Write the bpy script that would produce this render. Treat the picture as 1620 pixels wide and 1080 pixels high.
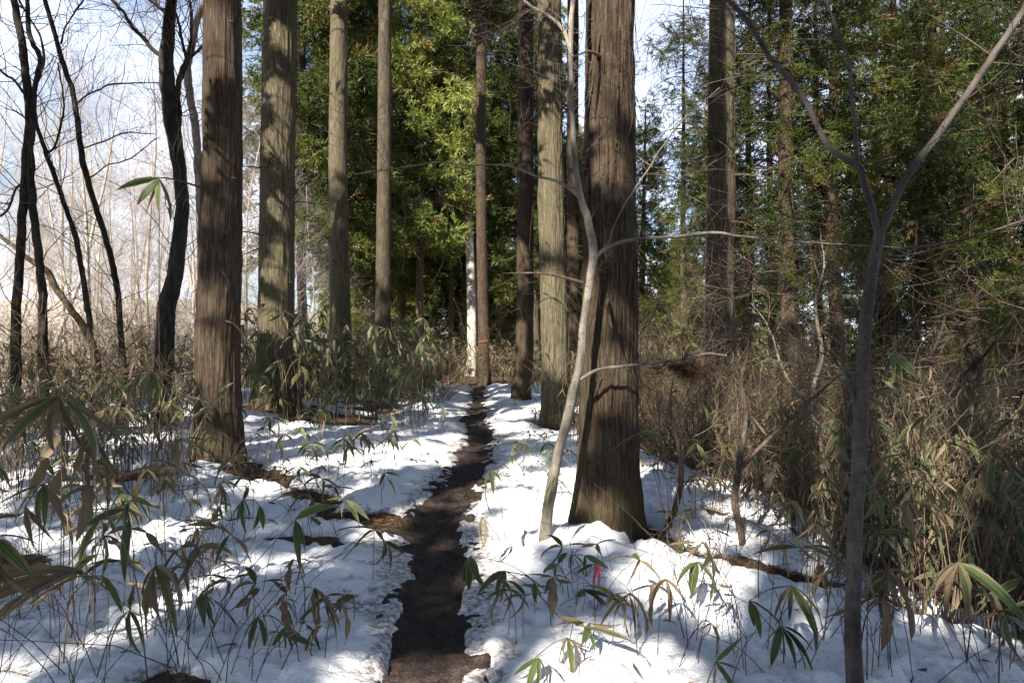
import bpy, math, random
import numpy as np
from mathutils import Matrix, Vector, Euler

for o in list(bpy.data.objects):
    bpy.data.objects.remove(o, do_unlink=True)
SC = bpy.context.scene
COL = SC.collection
PI = math.pi

# ------------------------------------------------------------------ camera
CAMZ = 1.6
cam_d = bpy.data.cameras.new("camera")
cam_d.sensor_width = 36.0
cam_d.lens = 24.0
cam_d.clip_start = 0.05
cam_d.clip_end = 2000.0
cam = bpy.data.objects.new("camera", cam_d)
cam.location = (0, 0, CAMZ)
cam.rotation_euler = (math.radians(90), 0, 0)
COL.objects.link(cam)
SC.camera = cam
FPX = 1080.0


def W(px, py, Y):
    """a point seen at photograph pixel (px, py), Y metres in front of the camera"""
    return np.array([(px - 810.0) / FPX * Y, Y, CAMZ - (py - 540.0) / FPX * Y])


# ------------------------------------------------------------------ light
SUN_EL = math.radians(35)
SUN_AZ = math.radians(-154)          # clockwise from +Y: behind the camera, to the left
S = np.array([math.sin(SUN_AZ) * math.cos(SUN_EL), math.cos(SUN_AZ) * math.cos(SUN_EL), math.sin(SUN_EL)])
world = bpy.data.worlds.new("World")
SC.world = world
world.use_nodes = True
nt = world.node_tree
nt.nodes.clear()
wo = nt.nodes.new("ShaderNodeOutputWorld")
bg = nt.nodes.new("ShaderNodeBackground")
sky = nt.nodes.new("ShaderNodeTexSky")
sky.sky_type = 'NISHITA'
sky.sun_disc = False
sky.sun_elevation = SUN_EL
sky.sun_rotation = SUN_AZ
sky.air_density = 1.0
sky.dust_density = 0.2
sky.ozone_density = 4.0
tc = nt.nodes.new("ShaderNodeTexCoord")
mp = nt.nodes.new("ShaderNodeMapping")
mp.inputs['Scale'].default_value = (1.6, 1.6, 3.6)
mp.inputs['Location'].default_value = (0.35, 0.1, 0.2)
cn = nt.nodes.new("ShaderNodeTexNoise")
cn.inputs['Scale'].default_value = 1.7
cn.inputs['Detail'].default_value = 7
cn.inputs['Roughness'].default_value = 0.55
cr = nt.nodes.new("ShaderNodeValToRGB")
cr.color_ramp.elements[0].position = 0.37
cr.color_ramp.elements[1].position = 0.58
mx = nt.nodes.new("ShaderNodeMix")
mx.data_type = 'RGBA'
mx.inputs['B'].default_value = (9.6, 10.4, 12.2, 1)
nt.links.new(tc.outputs['Generated'], mp.inputs['Vector'])
nt.links.new(mp.outputs['Vector'], cn.inputs['Vector'])
nt.links.new(cn.outputs['Fac'], cr.inputs['Fac'])
sx = nt.nodes.new("ShaderNodeSeparateXYZ")
nt.links.new(tc.outputs['Generated'], sx.inputs[0])
mr = nt.nodes.new("ShaderNodeMapRange")       # cloud banks lie low all round, the sky overhead is clear
mr.inputs['From Min'].default_value = 0.18; mr.inputs['From Max'].default_value = 0.62
mr.inputs['To Min'].default_value = 1.0; mr.inputs['To Max'].default_value = 0.06
nt.links.new(sx.outputs['Z'], mr.inputs['Value'])
mm = nt.nodes.new("ShaderNodeMath"); mm.operation = 'MULTIPLY'
nt.links.new(cr.outputs['Color'], mm.inputs[0]); nt.links.new(mr.outputs[0], mm.inputs[1])
nt.links.new(mm.outputs[0], mx.inputs['Factor'])
nt.links.new(sky.outputs['Color'], mx.inputs['A'])
nt.links.new(mx.outputs['Result'], bg.inputs['Color'])
bg.inputs['Strength'].default_value = 0.06
nt.links.new(bg.outputs['Background'], wo.inputs['Surface'])

sun_d = bpy.data.lights.new("sun", 'SUN')
sun_d.energy = 5.0
sun_d.angle = math.radians(0.53)
sun_d.color = (1.0, 0.93, 0.82)
sun = bpy.data.objects.new("sun", sun_d)
sun.location = (-10, -20, 20)
sun.rotation_euler = Vector(S).to_track_quat('Z', 'Y').to_euler()
COL.objects.link(sun)

vs = SC.view_settings
vs.view_transform = 'Standard'
vs.look = 'None'
vs.exposure = 1.72
vs.gamma = 1
vs.use_curve_mapping = False
SC.render.engine = 'CYCLES'
SC.cycles.max_bounces = 6
SC.cycles.diffuse_bounces = 3
SC.cycles.glossy_bounces = 2
SC.cycles.transmission_bounces = 3
SC.cycles.transparent_max_bounces = 4
SC.cycles.use_denoising = True
SC.cycles.use_adaptive_sampling = True


# ------------------------------------------------------------------ noise
def _hash(ix, iy, seed):
    h = (ix.astype(np.int64) * 374761393 + iy.astype(np.int64) * 668265263 + seed * 1442695041) & 0xffffffff
    h = ((h ^ (h >> 13)) * 1274126177) & 0xffffffff
    h = h ^ (h >> 16)
    return (h & 0xffff) / 65535.0


def vnoise(x, y, seed=0):
    x = np.asarray(x, float); y = np.asarray(y, float)
    ix = np.floor(x); iy = np.floor(y)
    fx = x - ix; fy = y - iy
    fx = fx * fx * fx * (fx * (fx * 6 - 15) + 10); fy = fy * fy * fy * (fy * (fy * 6 - 15) + 10)
    a = _hash(ix, iy, seed); b = _hash(ix + 1, iy, seed)
    c = _hash(ix, iy + 1, seed); d = _hash(ix + 1, iy + 1, seed)
    return (a + (b - a) * fx) * (1 - fy) + (c + (d - c) * fx) * fy


def fbm(x, y, seed=0, octv=3):
    """about -1 .. 1"""
    s = 0; a = 1; t = 0; f = 1
    for k in range(octv):
        s = s + a * (vnoise(x * f + 17.3 * k, y * f - 9.1 * k, seed + k) * 2 - 1)
        t += a; a *= 0.5; f *= 2.03
    return s / t


def sst(e0, e1, x):
    t = np.clip((np.asarray(x, float) - e0) / (e1 - e0), 0, 1)
    return t * t * (3 - 2 * t)


# ------------------------------------------------------------------ terrain
PATH_PY = np.array([1080, 950, 880, 800, 760, 700, 660, 620, 600.])
PATH_PX = np.array([682, 674, 690, 706, 727, 757, 755, 757, 752.])
PATH_Y = CAMZ * FPX / (PATH_PY - 540)
PATH_X = (PATH_PX - 810) / FPX * PATH_Y


def path_x(y):
    y = np.asarray(y, float)
    x = np.interp(y, PATH_Y, PATH_X)
    x = np.where(y < PATH_Y[0], PATH_X[0] + (PATH_Y[0] - y) * 0.08, x)
    return x + 0.05 * np.sin(y * 1.7)


def H(x, y):
    x = np.asarray(x, float); y = np.asarray(y, float)
    z = 0.45 * sst(-1.5, -6, x) * sst(6.5, 15, y)
    z = z - 0.62 * sst(1.0, 4.2, x - 0.05 * y) * sst(2.0, 5.5, y)
    z = z + 0.05 * fbm(x * 0.5, y * 0.5, 3, 2)
    z = z - 1.6 * sst(28, 60, y) * sst(-30, 0, x)
    z = z - 0.35 * sst(2, 9, x) * sst(8, 18, y)
    z = z + 5.5 * sst(-6, -30, x) * sst(18, 75, y)
    return z


# wells and bare strips in the snow: (x0, y0, x1, y1, radius, depth)
def seg_dist(x, y, x0, y0, x1, y1):
    dx, dy = x1 - x0, y1 - y0
    t = np.clip(((x - x0) * dx + (y - y0) * dy) / max(dx * dx + dy * dy, 1e-9), 0, 1)
    return np.hypot(x - x0 - t * dx, y - y0 - t * dy)


BARE = [
    (-3.35, 8.5, -2.75, 7.8, 0.34, 0.20), (-2.5, 7.5, -1.7, 6.7, 0.17, 0.12), (-1.55, 6.35, -0.95, 6.0, 0.20, 0.15),
    (-4.35, 13.3, -3.4, 12.8, 0.75, 0.22), (0.95, 5.9, 1.2, 5.55, 0.16, 0.14),
    (1.15, 5.35, 1.75, 5.05, 0.20, 0.20), (1.95, 5.0, 2.4, 4.8, 0.15, 0.16), (2.7, 4.7, 3.6, 4.1, 0.18, 0.2),
    (-2.3, 5.2, -1.55, 5.45, 0.14, 0.16), (-2.75, 5.9, -2.3, 5.9, 0.16, 0.18), (-1.6, 3.15, -1.4, 3.1, 0.10, 0.16),
    (2.0, 6.6, 3.6, 6.2, 0.22, 0.16), (-4.6, 7.8, -4.2, 8.0, 0.3, 0.16), (0.3, 13.8, 0.9, 13.0, 0.5, 0.15),
    (-5.5, 6.8, -4.6, 6.2, 0.25, 0.15), (-3.9, 5.0, -3.6, 4.9, 0.18, 0.15), (0.26, 5.42, 0.27, 5.45, 0.07, 0.05),
]


def snow_t(x, y):
    t = 0.083 + 0.055 * fbm(x * 0.9, y * 0.9, 11, 2) + 0.034 * fbm(x * 3.3, y * 3.3, 12, 2) + 0.034 * np.minimum(fbm(x * 9, y * 9, 13, 2), 0.1) + 0.010 * fbm(x * 21, y * 21, 20, 1)
    pit = 0.15 * np.clip(fbm(x * 4.6, y * 4.6, 25, 2) - 0.16, 0, .5) + 0.08 * np.clip(fbm(x * 10, y * 10, 26, 1) - 0.30, 0, .5)
    t = np.where(t > 0.02, np.maximum(t - pit, 0.02), t)
    d = np.abs(x - path_x(y)) + 0.07 * fbm(x * 2.0, y * 2.0, 14, 4) + 0.014 * fbm(x * 12, y * 12, 22, 2)
    wdt = 0.132 + 0.02 * sst(4.5, 6.5, y) + 0.05 * fbm(y * 0.9, y * 0 + 2.0, 15, 2)
    t = t * (0.30 + 0.70 * sst(0.15, 0.8, d + 0.15 * fbm(x * 1.9, y * 1.9, 19, 2))) + 0.012 * fbm(x * 17, y * 17, 21, 2) * np.exp(-(d / 0.6) ** 2)
    t = t - 0.16 * np.exp(-(np.maximum(d, 0) / np.maximum(wdt, 0.1)) ** 4) - 0.05 * np.exp(-(d / 0.42) ** 2)
    # boot dents trodden beside the path
    dent = np.clip(fbm(x * 5.2, y * 3.4, 18, 1) - 0.42, 0, 1) * np.exp(-(d / 0.8) ** 2)
    t = t - 0.05 * dent
    rag = 0.24 * fbm(x * 2.6, y * 2.6, 16, 4)
    for (x0, y0, x1, y1, r, a) in BARE:
        t = t - a * np.exp(-(np.maximum(seg_dist(x, y, x0, y0, x1, y1) + rag, 0) / r) ** 2)
    # bulge where snow is pushed up against the big trunk
    t = t + (0.07 + 0.07 * fbm(x * 4, y * 4, 23, 3)) * np.exp(-((seg_dist(x, y, 0.55, 5.40, 1.05, 5.2) + 0.1 * fbm(x * 3, y * 3, 24, 2)) / 0.30) ** 2)
    patch = fbm(x * 0.75, y * 0.75, 17, 3)
    t = t - sst(2.2, 3.6, x - 0.06 * y) * (0.10 - 0.16 * np.clip(patch, -0.4, 1))
    t = t - 0.3 * sst(8.5, 11, y) * sst(0.9, 2.6, x - 0.05 * y)
    t = t - sst(12, 19, y) * sst(-1.9, -3.2, x) * (0.13 - 0.12 * patch)
    t = t - 0.35 * sst(24, 28, y) - 0.3 * sst(17, 21, y) * sst(0.9, 1.8, x) - 0.3 * sst(20, 24, y) * sst(-2.6, -3.6, x)
    t = t - sst(-6, -9, x) * (0.10 - 0.14 * patch)
    return t


def top(x, y):
    """height of whatever lies on the ground here"""
    h = H(x, y)
    return np.maximum(h, h + snow_t(x, y))


# ------------------------------------------------------------------ mesh helpers
def link(o, parent=None):
    COL.objects.link(o)
    if parent is not None:
        o.parent = parent
    return o


def mesh(name, V, F, mats=(), smooth=True, uv=None, rnd=None, mi=None, attrs=None):
    me = bpy.data.meshes.new(name)
    V = np.asarray(V, np.float32)
    Fs = [np.asarray(f, np.int32) for f in (F if isinstance(F, (list, tuple)) else [F]) if len(f)]
    nl = sum(f.size for f in Fs)
    npoly = sum(len(f) for f in Fs)
    me.vertices.add(len(V))
    me.vertices.foreach_set('co', V.ravel())
    me.loops.add(nl)
    me.polygons.add(npoly)
    li = np.concatenate([f.ravel() for f in Fs])
    tot = np.concatenate([np.full(len(f), f.shape[1], np.int32) for f in Fs])
    st = np.concatenate([[0], np.cumsum(tot)[:-1]]).astype(np.int32)
    me.loops.foreach_set('vertex_index', li)
    me.polygons.foreach_set('loop_start', st)
    me.polygons.foreach_set('loop_total', tot)
    for m in (mats if isinstance(mats, (list, tuple)) else [mats]):
        me.materials.append(m)
    if mi is not None:
        me.polygons.foreach_set('material_index', np.asarray(mi, np.int32))
    me.polygons.foreach_set('use_smooth', np.full(npoly, smooth, bool))
    if uv is not None:
        l = me.uv_layers.new(name='uv')
        l.data.foreach_set('uv', np.asarray(uv, np.float32)[li].ravel())
    if rnd is not None:
        a = me.attributes.new('rnd', 'FLOAT', 'POINT')
        a.data.foreach_set('value', np.asarray(rnd, np.float32))
    for k, v in (attrs or {}).items():
        a = me.attributes.new(k, 'FLOAT', 'POINT')
        a.data.foreach_set('value', np.asarray(v, np.float32))
    me.update(calc_edges=True)
    return me


def obj(name, me, parent=None, loc=None):
    o = bpy.data.objects.new(name, me)
    if loc is not None:
        o.location = loc
    return link(o, parent)


def tag(o, label=None, cat=None, group=None, kind=None):
    if label: o['label'] = label
    if cat: o['category'] = cat
    if group: o['group'] = group
    if kind: o['kind'] = kind
    return o


def empty(name, loc, rz=0):
    o = bpy.data.objects.new(name, None)
    o.empty_display_size = 0.1
    o.location = [float(v) for v in loc]
    o.rotation_euler = (0, 0, rz)
    return link(o)


class MB:
    """collects tubes and leaf blades for ONE mesh"""
    def __init__(self):
        self.V, self.Q, self.T, self.R, self.U, self.mq, self.mt, self.n = [], [], [], [], [], [], [], 0

    def add(self, V, Q=None, T=None, rnd=0.5, uv=None, m=0):
        V = np.asarray(V)
        if Q is not None and len(Q):
            self.Q.append(np.asarray(Q) + self.n); self.mq.append(np.full(len(Q), m))
        if T is not None and len(T):
            self.T.append(np.asarray(T) + self.n); self.mt.append(np.full(len(T), m))
        self.V.append(V)
        self.R.append(np.broadcast_to(np.asarray(rnd, float), (len(V),)))
        self.U.append(np.zeros((len(V), 2)) if uv is None else uv)
        self.n += len(V)

    def mesh(self, name, mats, smooth=True, off=None):
        V = np.concatenate(self.V)
        if off is not None:
            V = V - np.asarray(off)
        F = []; mi = []
        if self.Q: F.append(np.concatenate(self.Q)); mi.append(np.concatenate(self.mq))
        if self.T: F.append(np.concatenate(self.T)); mi.append(np.concatenate(self.mt))
        return mesh(name, V, F, mats, smooth, np.concatenate(self.U), np.concatenate(self.R), np.concatenate(mi))


def norm(v):
    v = np.asarray(v, float)
    return v / np.maximum(np.linalg.norm(v, axis=-1, keepdims=True), 1e-9)


def smooth_line(P, R, n):
    """Catmull-Rom through points P (k,3) with radii R -> n points"""
    P = np.asarray(P, float); R = np.asarray(R, float)
    A = np.column_stack([P, R])
    k = len(A)
    E = np.vstack([2 * A[0] - A[1], A, 2 * A[-1] - A[-2]])
    d = np.concatenate([[0], np.cumsum(np.linalg.norm(np.diff(P, axis=0), axis=1))])
    s = np.interp(np.linspace(0, d[-1], n), d, np.arange(k))
    i = np.minimum(s.astype(int), k - 2); t = (s - i)[:, None]
    p0, p1, p2, p3 = E[i], E[i + 1], E[i + 2], E[i + 3]
    C = 0.5 * (2 * p1 + (p2 - p0) * t + (2 * p0 - 5 * p1 + 4 * p2 - p3) * t ** 2 + (3 * p1 - p0 - 3 * p2 + p3) * t ** 3)
    return C[:, :3], np.maximum(C[:, 3], 0.0006)


def tube(P, R, seg=6, ridge=None):
    P = np.asarray(P, float); R = np.asarray(R, float)
    T = norm(np.gradient(P, axis=0))
    md = norm(P[-1] - P[0])
    ref = np.array([1.0, 0, 0]) if abs(md[0]) < 0.7 else np.array([0, 0, 1.0])
    B1 = norm(np.cross(T, ref)); B2 = np.cross(T, B1)
    a = np.arange(seg) / seg * 2 * PI
    rr = R[:, None] * np.ones(seg)
    if ridge is not None:
        L = np.concatenate([[0], np.cumsum(np.linalg.norm(np.diff(P, axis=0), axis=1))])
        rr = rr + ridge(np.broadcast_to(a, rr.shape), np.broadcast_to(L[:, None], rr.shape), rr)
    V = P[:, None, :] + rr[..., None] * (np.cos(a)[None, :, None] * B1[:, None, :] + np.sin(a)[None, :, None] * B2[:, None, :])
    n = len(P)
    i = np.arange(n - 1)[:, None] * seg; j = np.arange(seg)[None, :]; j2 = (j + 1) % seg
    Q = np.stack([i + j, i + j2, i + seg + j2, i + seg + j], -1).reshape(-1, 4)
    return V.reshape(-1, 3), Q


# ------------------------------------------------------------------ materials
def newmat(name):
    m = bpy.data.materials.new(name)
    m.use_nodes = True
    nt = m.node_tree
    nt.nodes.clear()
    out = nt.nodes.new("ShaderNodeOutputMaterial")
    return m, nt, out


def N(nt, typ, **kw):
    n = nt.nodes.new(typ)
    for k, v in kw.items():
        if k in n.inputs:
            n.inputs[k].default_value = v
        else:
            setattr(n, k, v)
    return n


def ramp(nt, fac, stops):
    r = nt.nodes.new("ShaderNodeValToRGB")
    e = r.color_ramp.elements
    while len(e) < len(stops):
        e.new(0.5)
    for i, (p, c) in enumerate(stops):
        e[i].position = p
        e[i].color = (*c, 1) if len(c) == 3 else c
    nt.links.new(fac, r.inputs['Fac'])
    return r.outputs['Color']


def noise(nt, vec, scale, detail=4, rough=0.6, dist=0.0):
    n = N(nt, "ShaderNodeTexNoise", Scale=scale, Detail=detail, Roughness=rough, Distortion=dist)
    nt.links.new(vec, n.inputs['Vector'])
    return n.outputs['Fac']


def mapped(nt, src, scale):
    m = N(nt, "ShaderNodeMapping")
    m.inputs['Scale'].default_value = scale
    nt.links.new(src, m.inputs['Vector'])
    return m.outputs['Vector']


def mixc(nt, fac, a, b, mode='MIX'):
    m = nt.nodes.new("ShaderNodeMix")
    m.data_type = 'RGBA'; m.blend_type = mode
    for s, v in (('Factor', fac), ('A', a), ('B', b)):
        if isinstance(v, (int, float)):
            m.inputs[s].default_value = v
        elif isinstance(v, tuple):
            m.inputs[s].default_value = (*v, 1)
        else:
            nt.links.new(v, m.inputs[s])
    return m.outputs['Result']


def mathn(nt, op, a, b=0.5, clamp=False):
    m = nt.nodes.new("ShaderNodeMath")
    m.operation = op; m.use_clamp = clamp
    for i, v in enumerate((a, b)):
        if isinstance(v, (int, float)):
            m.inputs[i].default_value = v
        else:
            nt.links.new(v, m.inputs[i])
    return m.outputs[0]


def bump(nt, h, strength, dist):
    b = N(nt, "ShaderNodeBump", Strength=strength, Distance=dist)
    nt.links.new(h, b.inputs['Height'])
    return b.outputs['Normal']


def bark(name, c_dark, c_mid, c_light, lichen=None, lich=0.0, zs=3.0, xs=64, bs=1.0, rough=0.9):
    m, nt, out = newmat(name)
    tc = N(nt, "ShaderNodeTexCoord")
    v = mapped(nt, tc.outputs['Object'], (xs, xs, zs))
    f = noise(nt, v, 1.0, 5, 0.62, 0.6)
    f2 = noise(nt, mapped(nt, tc.outputs['Object'], (xs * 2.6, xs * 2.6, zs * 3)), 1.0, 3, 0.6)
    big = noise(nt, mapped(nt, tc.outputs['Object'], (2.2, 2.2, 0.9)), 1.0, 4, 0.6)
    fm = mathn(nt, 'ADD', mathn(nt, 'MULTIPLY', f, 0.7), mathn(nt, 'MULTIPLY', f2, 0.3))
    c = ramp(nt, fm, [(0.38, c_dark), (0.5, c_mid), (0.64, c_light)])
    flake = noise(nt, mapped(nt, tc.outputs['Object'], (xs * 0.45, xs * 0.45, zs * 2.2)), 1.0, 4, 0.7, 1.2)
    c = mixc(nt, mathn(nt, 'MULTIPLY', ramp(nt, flake, [(0.52, (0, 0, 0)), (0.6, (1, 1, 1))]), 0.55), c, c_dark)
    c = mixc(nt, mathn(nt, 'MULTIPLY', ramp(nt, big, [(0.4, (0, 0, 0)), (0.62, (1, 1, 1))]), 0.4), c, c_mid, 'MIX')
    fm = mathn(nt, 'SUBTRACT', fm, mathn(nt, 'MULTIPLY', flake, 0.35))
    if lichen:
        l = noise(nt, mapped(nt, tc.outputs['Object'], (5, 5, 2.2)), 1.0, 6, 0.7)
        c = mixc(nt, mathn(nt, 'MULTIPLY', ramp(nt, l, [(0.50, (0, 0, 0)), (0.66, (1, 1, 1))]), lich), c, lichen)
    if zs == 3.0 and xs == 64:
        sz = N(nt, "ShaderNodeSeparateXYZ")
        nt.links.new(tc.outputs['Object'], sz.inputs[0])
        mo = noise(nt, mapped(nt, tc.outputs['Object'], (7, 7, 3)), 1.0, 6, 0.7)
        hh = N(nt, "ShaderNodeMapRange")
        hh.inputs['From Min'].default_value = 0.1; hh.inputs['From Max'].default_value = 2.4
        hh.inputs['To Min'].default_value = 0.17; hh.inputs['To Max'].default_value = -0.02
        nt.links.new(sz.outputs['Z'], hh.inputs['Value'])
        mf = ramp(nt, mathn(nt, 'ADD', mo, hh.outputs[0]), [(0.62, (0, 0, 0)), (0.78, (0.75, 0.75, 0.75))])
        c = mixc(nt, mf, c, (0.055, 0.052, 0.02))
    p = N(nt, "ShaderNodeBsdfPrincipled", Roughness=rough)
    p.inputs['Specular IOR Level'].default_value = 0.2
    nt.links.new(c, p.inputs['Base Color'])
    nt.links.new(bump(nt, fm, bs, 0.02), p.inputs['Normal'])
    nt.links.new(p.outputs[0], out.inputs['Surface'])
    return m


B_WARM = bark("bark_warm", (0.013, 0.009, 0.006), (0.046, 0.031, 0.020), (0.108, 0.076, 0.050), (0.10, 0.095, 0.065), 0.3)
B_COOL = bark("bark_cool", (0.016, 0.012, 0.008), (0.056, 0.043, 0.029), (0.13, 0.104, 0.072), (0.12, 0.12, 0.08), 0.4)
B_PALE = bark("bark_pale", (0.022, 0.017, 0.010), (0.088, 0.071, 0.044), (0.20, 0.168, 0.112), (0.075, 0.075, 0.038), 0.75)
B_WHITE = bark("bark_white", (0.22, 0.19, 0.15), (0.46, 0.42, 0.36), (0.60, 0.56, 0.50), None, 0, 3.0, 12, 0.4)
B_DARK = bark("bark_dark", (0.009, 0.007, 0.006), (0.022, 0.018, 0.015), (0.06, 0.05, 0.04), (0.10, 0.09, 0.07), 0.25, 3.0, 22, 0.7)
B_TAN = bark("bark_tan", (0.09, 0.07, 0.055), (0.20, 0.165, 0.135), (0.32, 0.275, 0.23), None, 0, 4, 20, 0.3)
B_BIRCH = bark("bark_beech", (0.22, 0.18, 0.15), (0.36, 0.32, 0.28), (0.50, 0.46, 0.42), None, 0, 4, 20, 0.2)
B_MOSS = bark("bark_moss", (0.03, 0.024, 0.017), (0.08, 0.064, 0.042), (0.15, 0.125, 0.07), (0.12, 0.12, 0.03), 0.6, 3, 20, 0.6)
B_TWIG = bark("bark_twig", (0.03, 0.021, 0.017), (0.075, 0.052, 0.04), (0.15, 0.11, 0.088), None, 0, 6, 30, 0.2)
B_STRAW = bark("bark_straw", (0.07, 0.048, 0.03), (0.16, 0.118, 0.072), (0.28, 0.22, 0.145), None, 0, 5, 30, 0.2)


def smooth_bark(name, a, b, c):
    m, nt, out = newmat(name)
    tc = N(nt, "ShaderNodeTexCoord")
    f = noise(nt, mapped(nt, tc.outputs['Object'], (9, 9, 70)), 1.0, 3, 0.6, 0.4)
    f2 = noise(nt, mapped(nt, tc.outputs['Object'], (8, 8, 3)), 1.0, 5, 0.65)
    f3 = noise(nt, mapped(nt, tc.outputs['Object'], (120, 120, 60)), 1.0, 2, 0.6)
    fm = mathn(nt, 'ADD', mathn(nt, 'MULTIPLY', f, 0.16), mathn(nt, 'MULTIPLY', f2, 0.84))
    col = ramp(nt, fm, [(0.36, a), (0.5, b), (0.64, c)])
    col = mixc(nt, mathn(nt, 'MULTIPLY', ramp(nt, f3, [(0.55, (0, 0, 0)), (0.7, (1, 1, 1))]), 0.4), col, a)
    p = N(nt, "ShaderNodeBsdfPrincipled", Roughness=0.75)
    p.inputs['Specular IOR Level'].default_value = 0.3
    nt.links.new(col, p.inputs['Base Color'])
    nt.links.new(bump(nt, mathn(nt, 'ADD', f, mathn(nt, 'MULTIPLY', f3, 0.3)), 0.5, 0.006), p.inputs['Normal'])
    nt.links.new(p.outputs[0], out.inputs['Surface'])
    return m


B_GREY = smooth_bark("bark_grey", (0.024, 0.019, 0.016), (0.058, 0.048, 0.041), (0.115, 0.098, 0.085))
B_ASH = smooth_bark("bark_ash", (0.06, 0.05, 0.038), (0.14, 0.12, 0.095), (0.25, 0.22, 0.18))


def leaf_shader(nt, out, col, trans=0.3, rough=0.5, spec=0.25, nrm=None):
    p = N(nt, "ShaderNodeBsdfPrincipled", Roughness=rough)
    p.inputs['Specular IOR Level'].default_value = spec
    nt.links.new(col, p.inputs['Base Color'])
    t = N(nt, "ShaderNodeBsdfTranslucent")
    nt.links.new(mixc(nt, 1.0, col, (1.25, 1.2, 0.7), 'MULTIPLY'), t.inputs['Color'])
    if nrm is not None:
        nt.links.new(nrm, p.inputs['Normal'])
    ms = N(nt, "ShaderNodeMixShader", Fac=trans)
    nt.links.new(p.outputs[0], ms.inputs[1]); nt.links.new(t.outputs[0], ms.inputs[2])
    nt.links.new(ms.outputs[0], out.inputs['Surface'])


def rnd_of(nt):
    a = N(nt, "ShaderNodeAttribute", attribute_name='rnd')
    oi = N(nt, "ShaderNodeObjectInfo")
    return mathn(nt, 'FRACT', mathn(nt, 'ADD', a.outputs['Fac'], oi.outputs['Random']))


def needle_mat(name, stops):
    m, nt, out = newmat(name)
    a = N(nt, "ShaderNodeAttribute", attribute_name='rnd')
    leaf_shader(nt, out, ramp(nt, a.outputs['Fac'], stops), 0.36, 0.5, 0.25)
    return m


M_NEEDLE = needle_mat("needles_green", [(0.0, (0.022, 0.036, 0.009)), (0.4, (0.055, 0.072, 0.015)), (0.75, (0.115, 0.128, 0.028)),
                                        (0.9, (0.15, 0.14, 0.045)), (0.97, (0.16, 0.085, 0.035))])
M_NEEDLE_SUNLIT = needle_mat("needles_sunlit", [(0.0, (0.07, 0.10, 0.024)), (0.45, (0.19, 0.225, 0.056)), (0.85, (0.30, 0.31, 0.09)),  # paler copy: look of sunlit foliage put into the needle colour
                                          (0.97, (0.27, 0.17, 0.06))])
M_NEEDLE_D = needle_mat("needles_dead", [(0.0, (0.03, 0.018, 0.012)), (0.6, (0.065, 0.037, 0.022)), (1.0, (0.12, 0.068, 0.036))])
M_RUST = needle_mat("leaves_rust", [(0.0, (0.06, 0.03, 0.016)), (0.6, (0.13, 0.062, 0.03)), (1.0, (0.20, 0.11, 0.058))])


def bamboo_mat(name, kind):
    m, nt, out = newmat(name)
    uv = N(nt, "ShaderNodeUVMap", uv_map='uv')
    sp = N(nt, "ShaderNodeSeparateXYZ")
    nt.links.new(uv.outputs['UV'], sp.inputs[0])
    u, v = sp.outputs['X'], sp.outputs['Y']
    r = rnd_of(nt)
    cmb = N(nt, "ShaderNodeCombineXYZ")
    nt.links.new(mathn(nt, 'ADD', u, mathn(nt, 'MULTIPLY', r, 31.0)), cmb.inputs['X'])
    nt.links.new(v, cmb.inputs['Y']); nt.links.new(mathn(nt, 'MULTIPLY', r, 7.0), cmb.inputs['Z'])
    streak = noise(nt, mapped(nt, cmb.outputs[0], (9, 0.9, 1)), 1.0, 3, 0.6)
    blot = noise(nt, mapped(nt, cmb.outputs[0], (1.5, 4, 1)), 1.0, 4, 0.65)
    vein = N(nt, "ShaderNodeTexWave", Scale=5.5, Distortion=0.3)
    vein.wave_type = 'BANDS'
    nt.links.new(cmb.outputs[0], vein.inputs['Vector'])
    au = mathn(nt, 'ABSOLUTE', u)
    dry = mixc(nt, streak, (0.105, 0.07, 0.038), (0.27, 0.21, 0.135))
    dry = mixc(nt, mathn(nt, 'MULTIPLY', r, 0.55), dry, (0.15, 0.125, 0.092))
    dry = mixc(nt, ramp(nt, blot, [(0.56, (0, 0, 0)), (0.7, (0.6, 0.6, 0.6))]), dry, (0.055, 0.034, 0.021))
    green = mixc(nt, r, (0.018, 0.045, 0.014), (0.058, 0.108, 0.024))
    green = mixc(nt, mathn(nt, 'MULTIPLY', streak, 0.6), green, (0.07, 0.105, 0.032))
    mid = ramp(nt, au, [(0.02, (1, 1, 1)), (0.07, (0, 0, 0))])
    green = mixc(nt, mathn(nt, 'MULTIPLY', mid, 0.6), green, (0.22, 0.22, 0.09))
    if kind == 'green':
        e = mathn(nt, 'ADD', au, mathn(nt, 'MULTIPLY', mathn(nt, 'SUBTRACT', blot, 0.5), 0.5))
        c = mixc(nt, ramp(nt, e, [(0.70, (0, 0, 0)), (0.80, (1, 1, 1))]), green, mixc(nt, 0.5, dry, (0.26, 0.22, 0.14)))
        tip = mathn(nt, 'ADD', v, mathn(nt, 'MULTIPLY', mathn(nt, 'SUBTRACT', blot, 0.5), 0.3))
        c = mixc(nt, ramp(nt, tip, [(0.9, (0, 0, 0)), (0.99, (1, 1, 1))]), c, dry)
    elif kind == 'half':
        e = mathn(nt, 'ADD', mathn(nt, 'ADD', mathn(nt, 'MULTIPLY', au, 0.75), mathn(nt, 'MULTIPLY', v, 0.35)),
                  mathn(nt, 'MULTIPLY', mathn(nt, 'SUBTRACT', blot, 0.5), 0.9))
        c = mixc(nt, ramp(nt, e, [(0.45, (0, 0, 0)), (0.58, (1, 1, 1))]), green, dry)
    else:
        c = dry
    leaf_shader(nt, out, c, 0.22 if kind != 'dry' else 0.2, 0.42 if kind == 'green' else 0.7, 0.4 if kind == 'green' else 0.15,
                bump(nt, mathn(nt, 'ADD', streak, mathn(nt, 'MULTIPLY', vein.outputs['Fac'], 0.4)), 0.5, 0.004))
    return m


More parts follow.
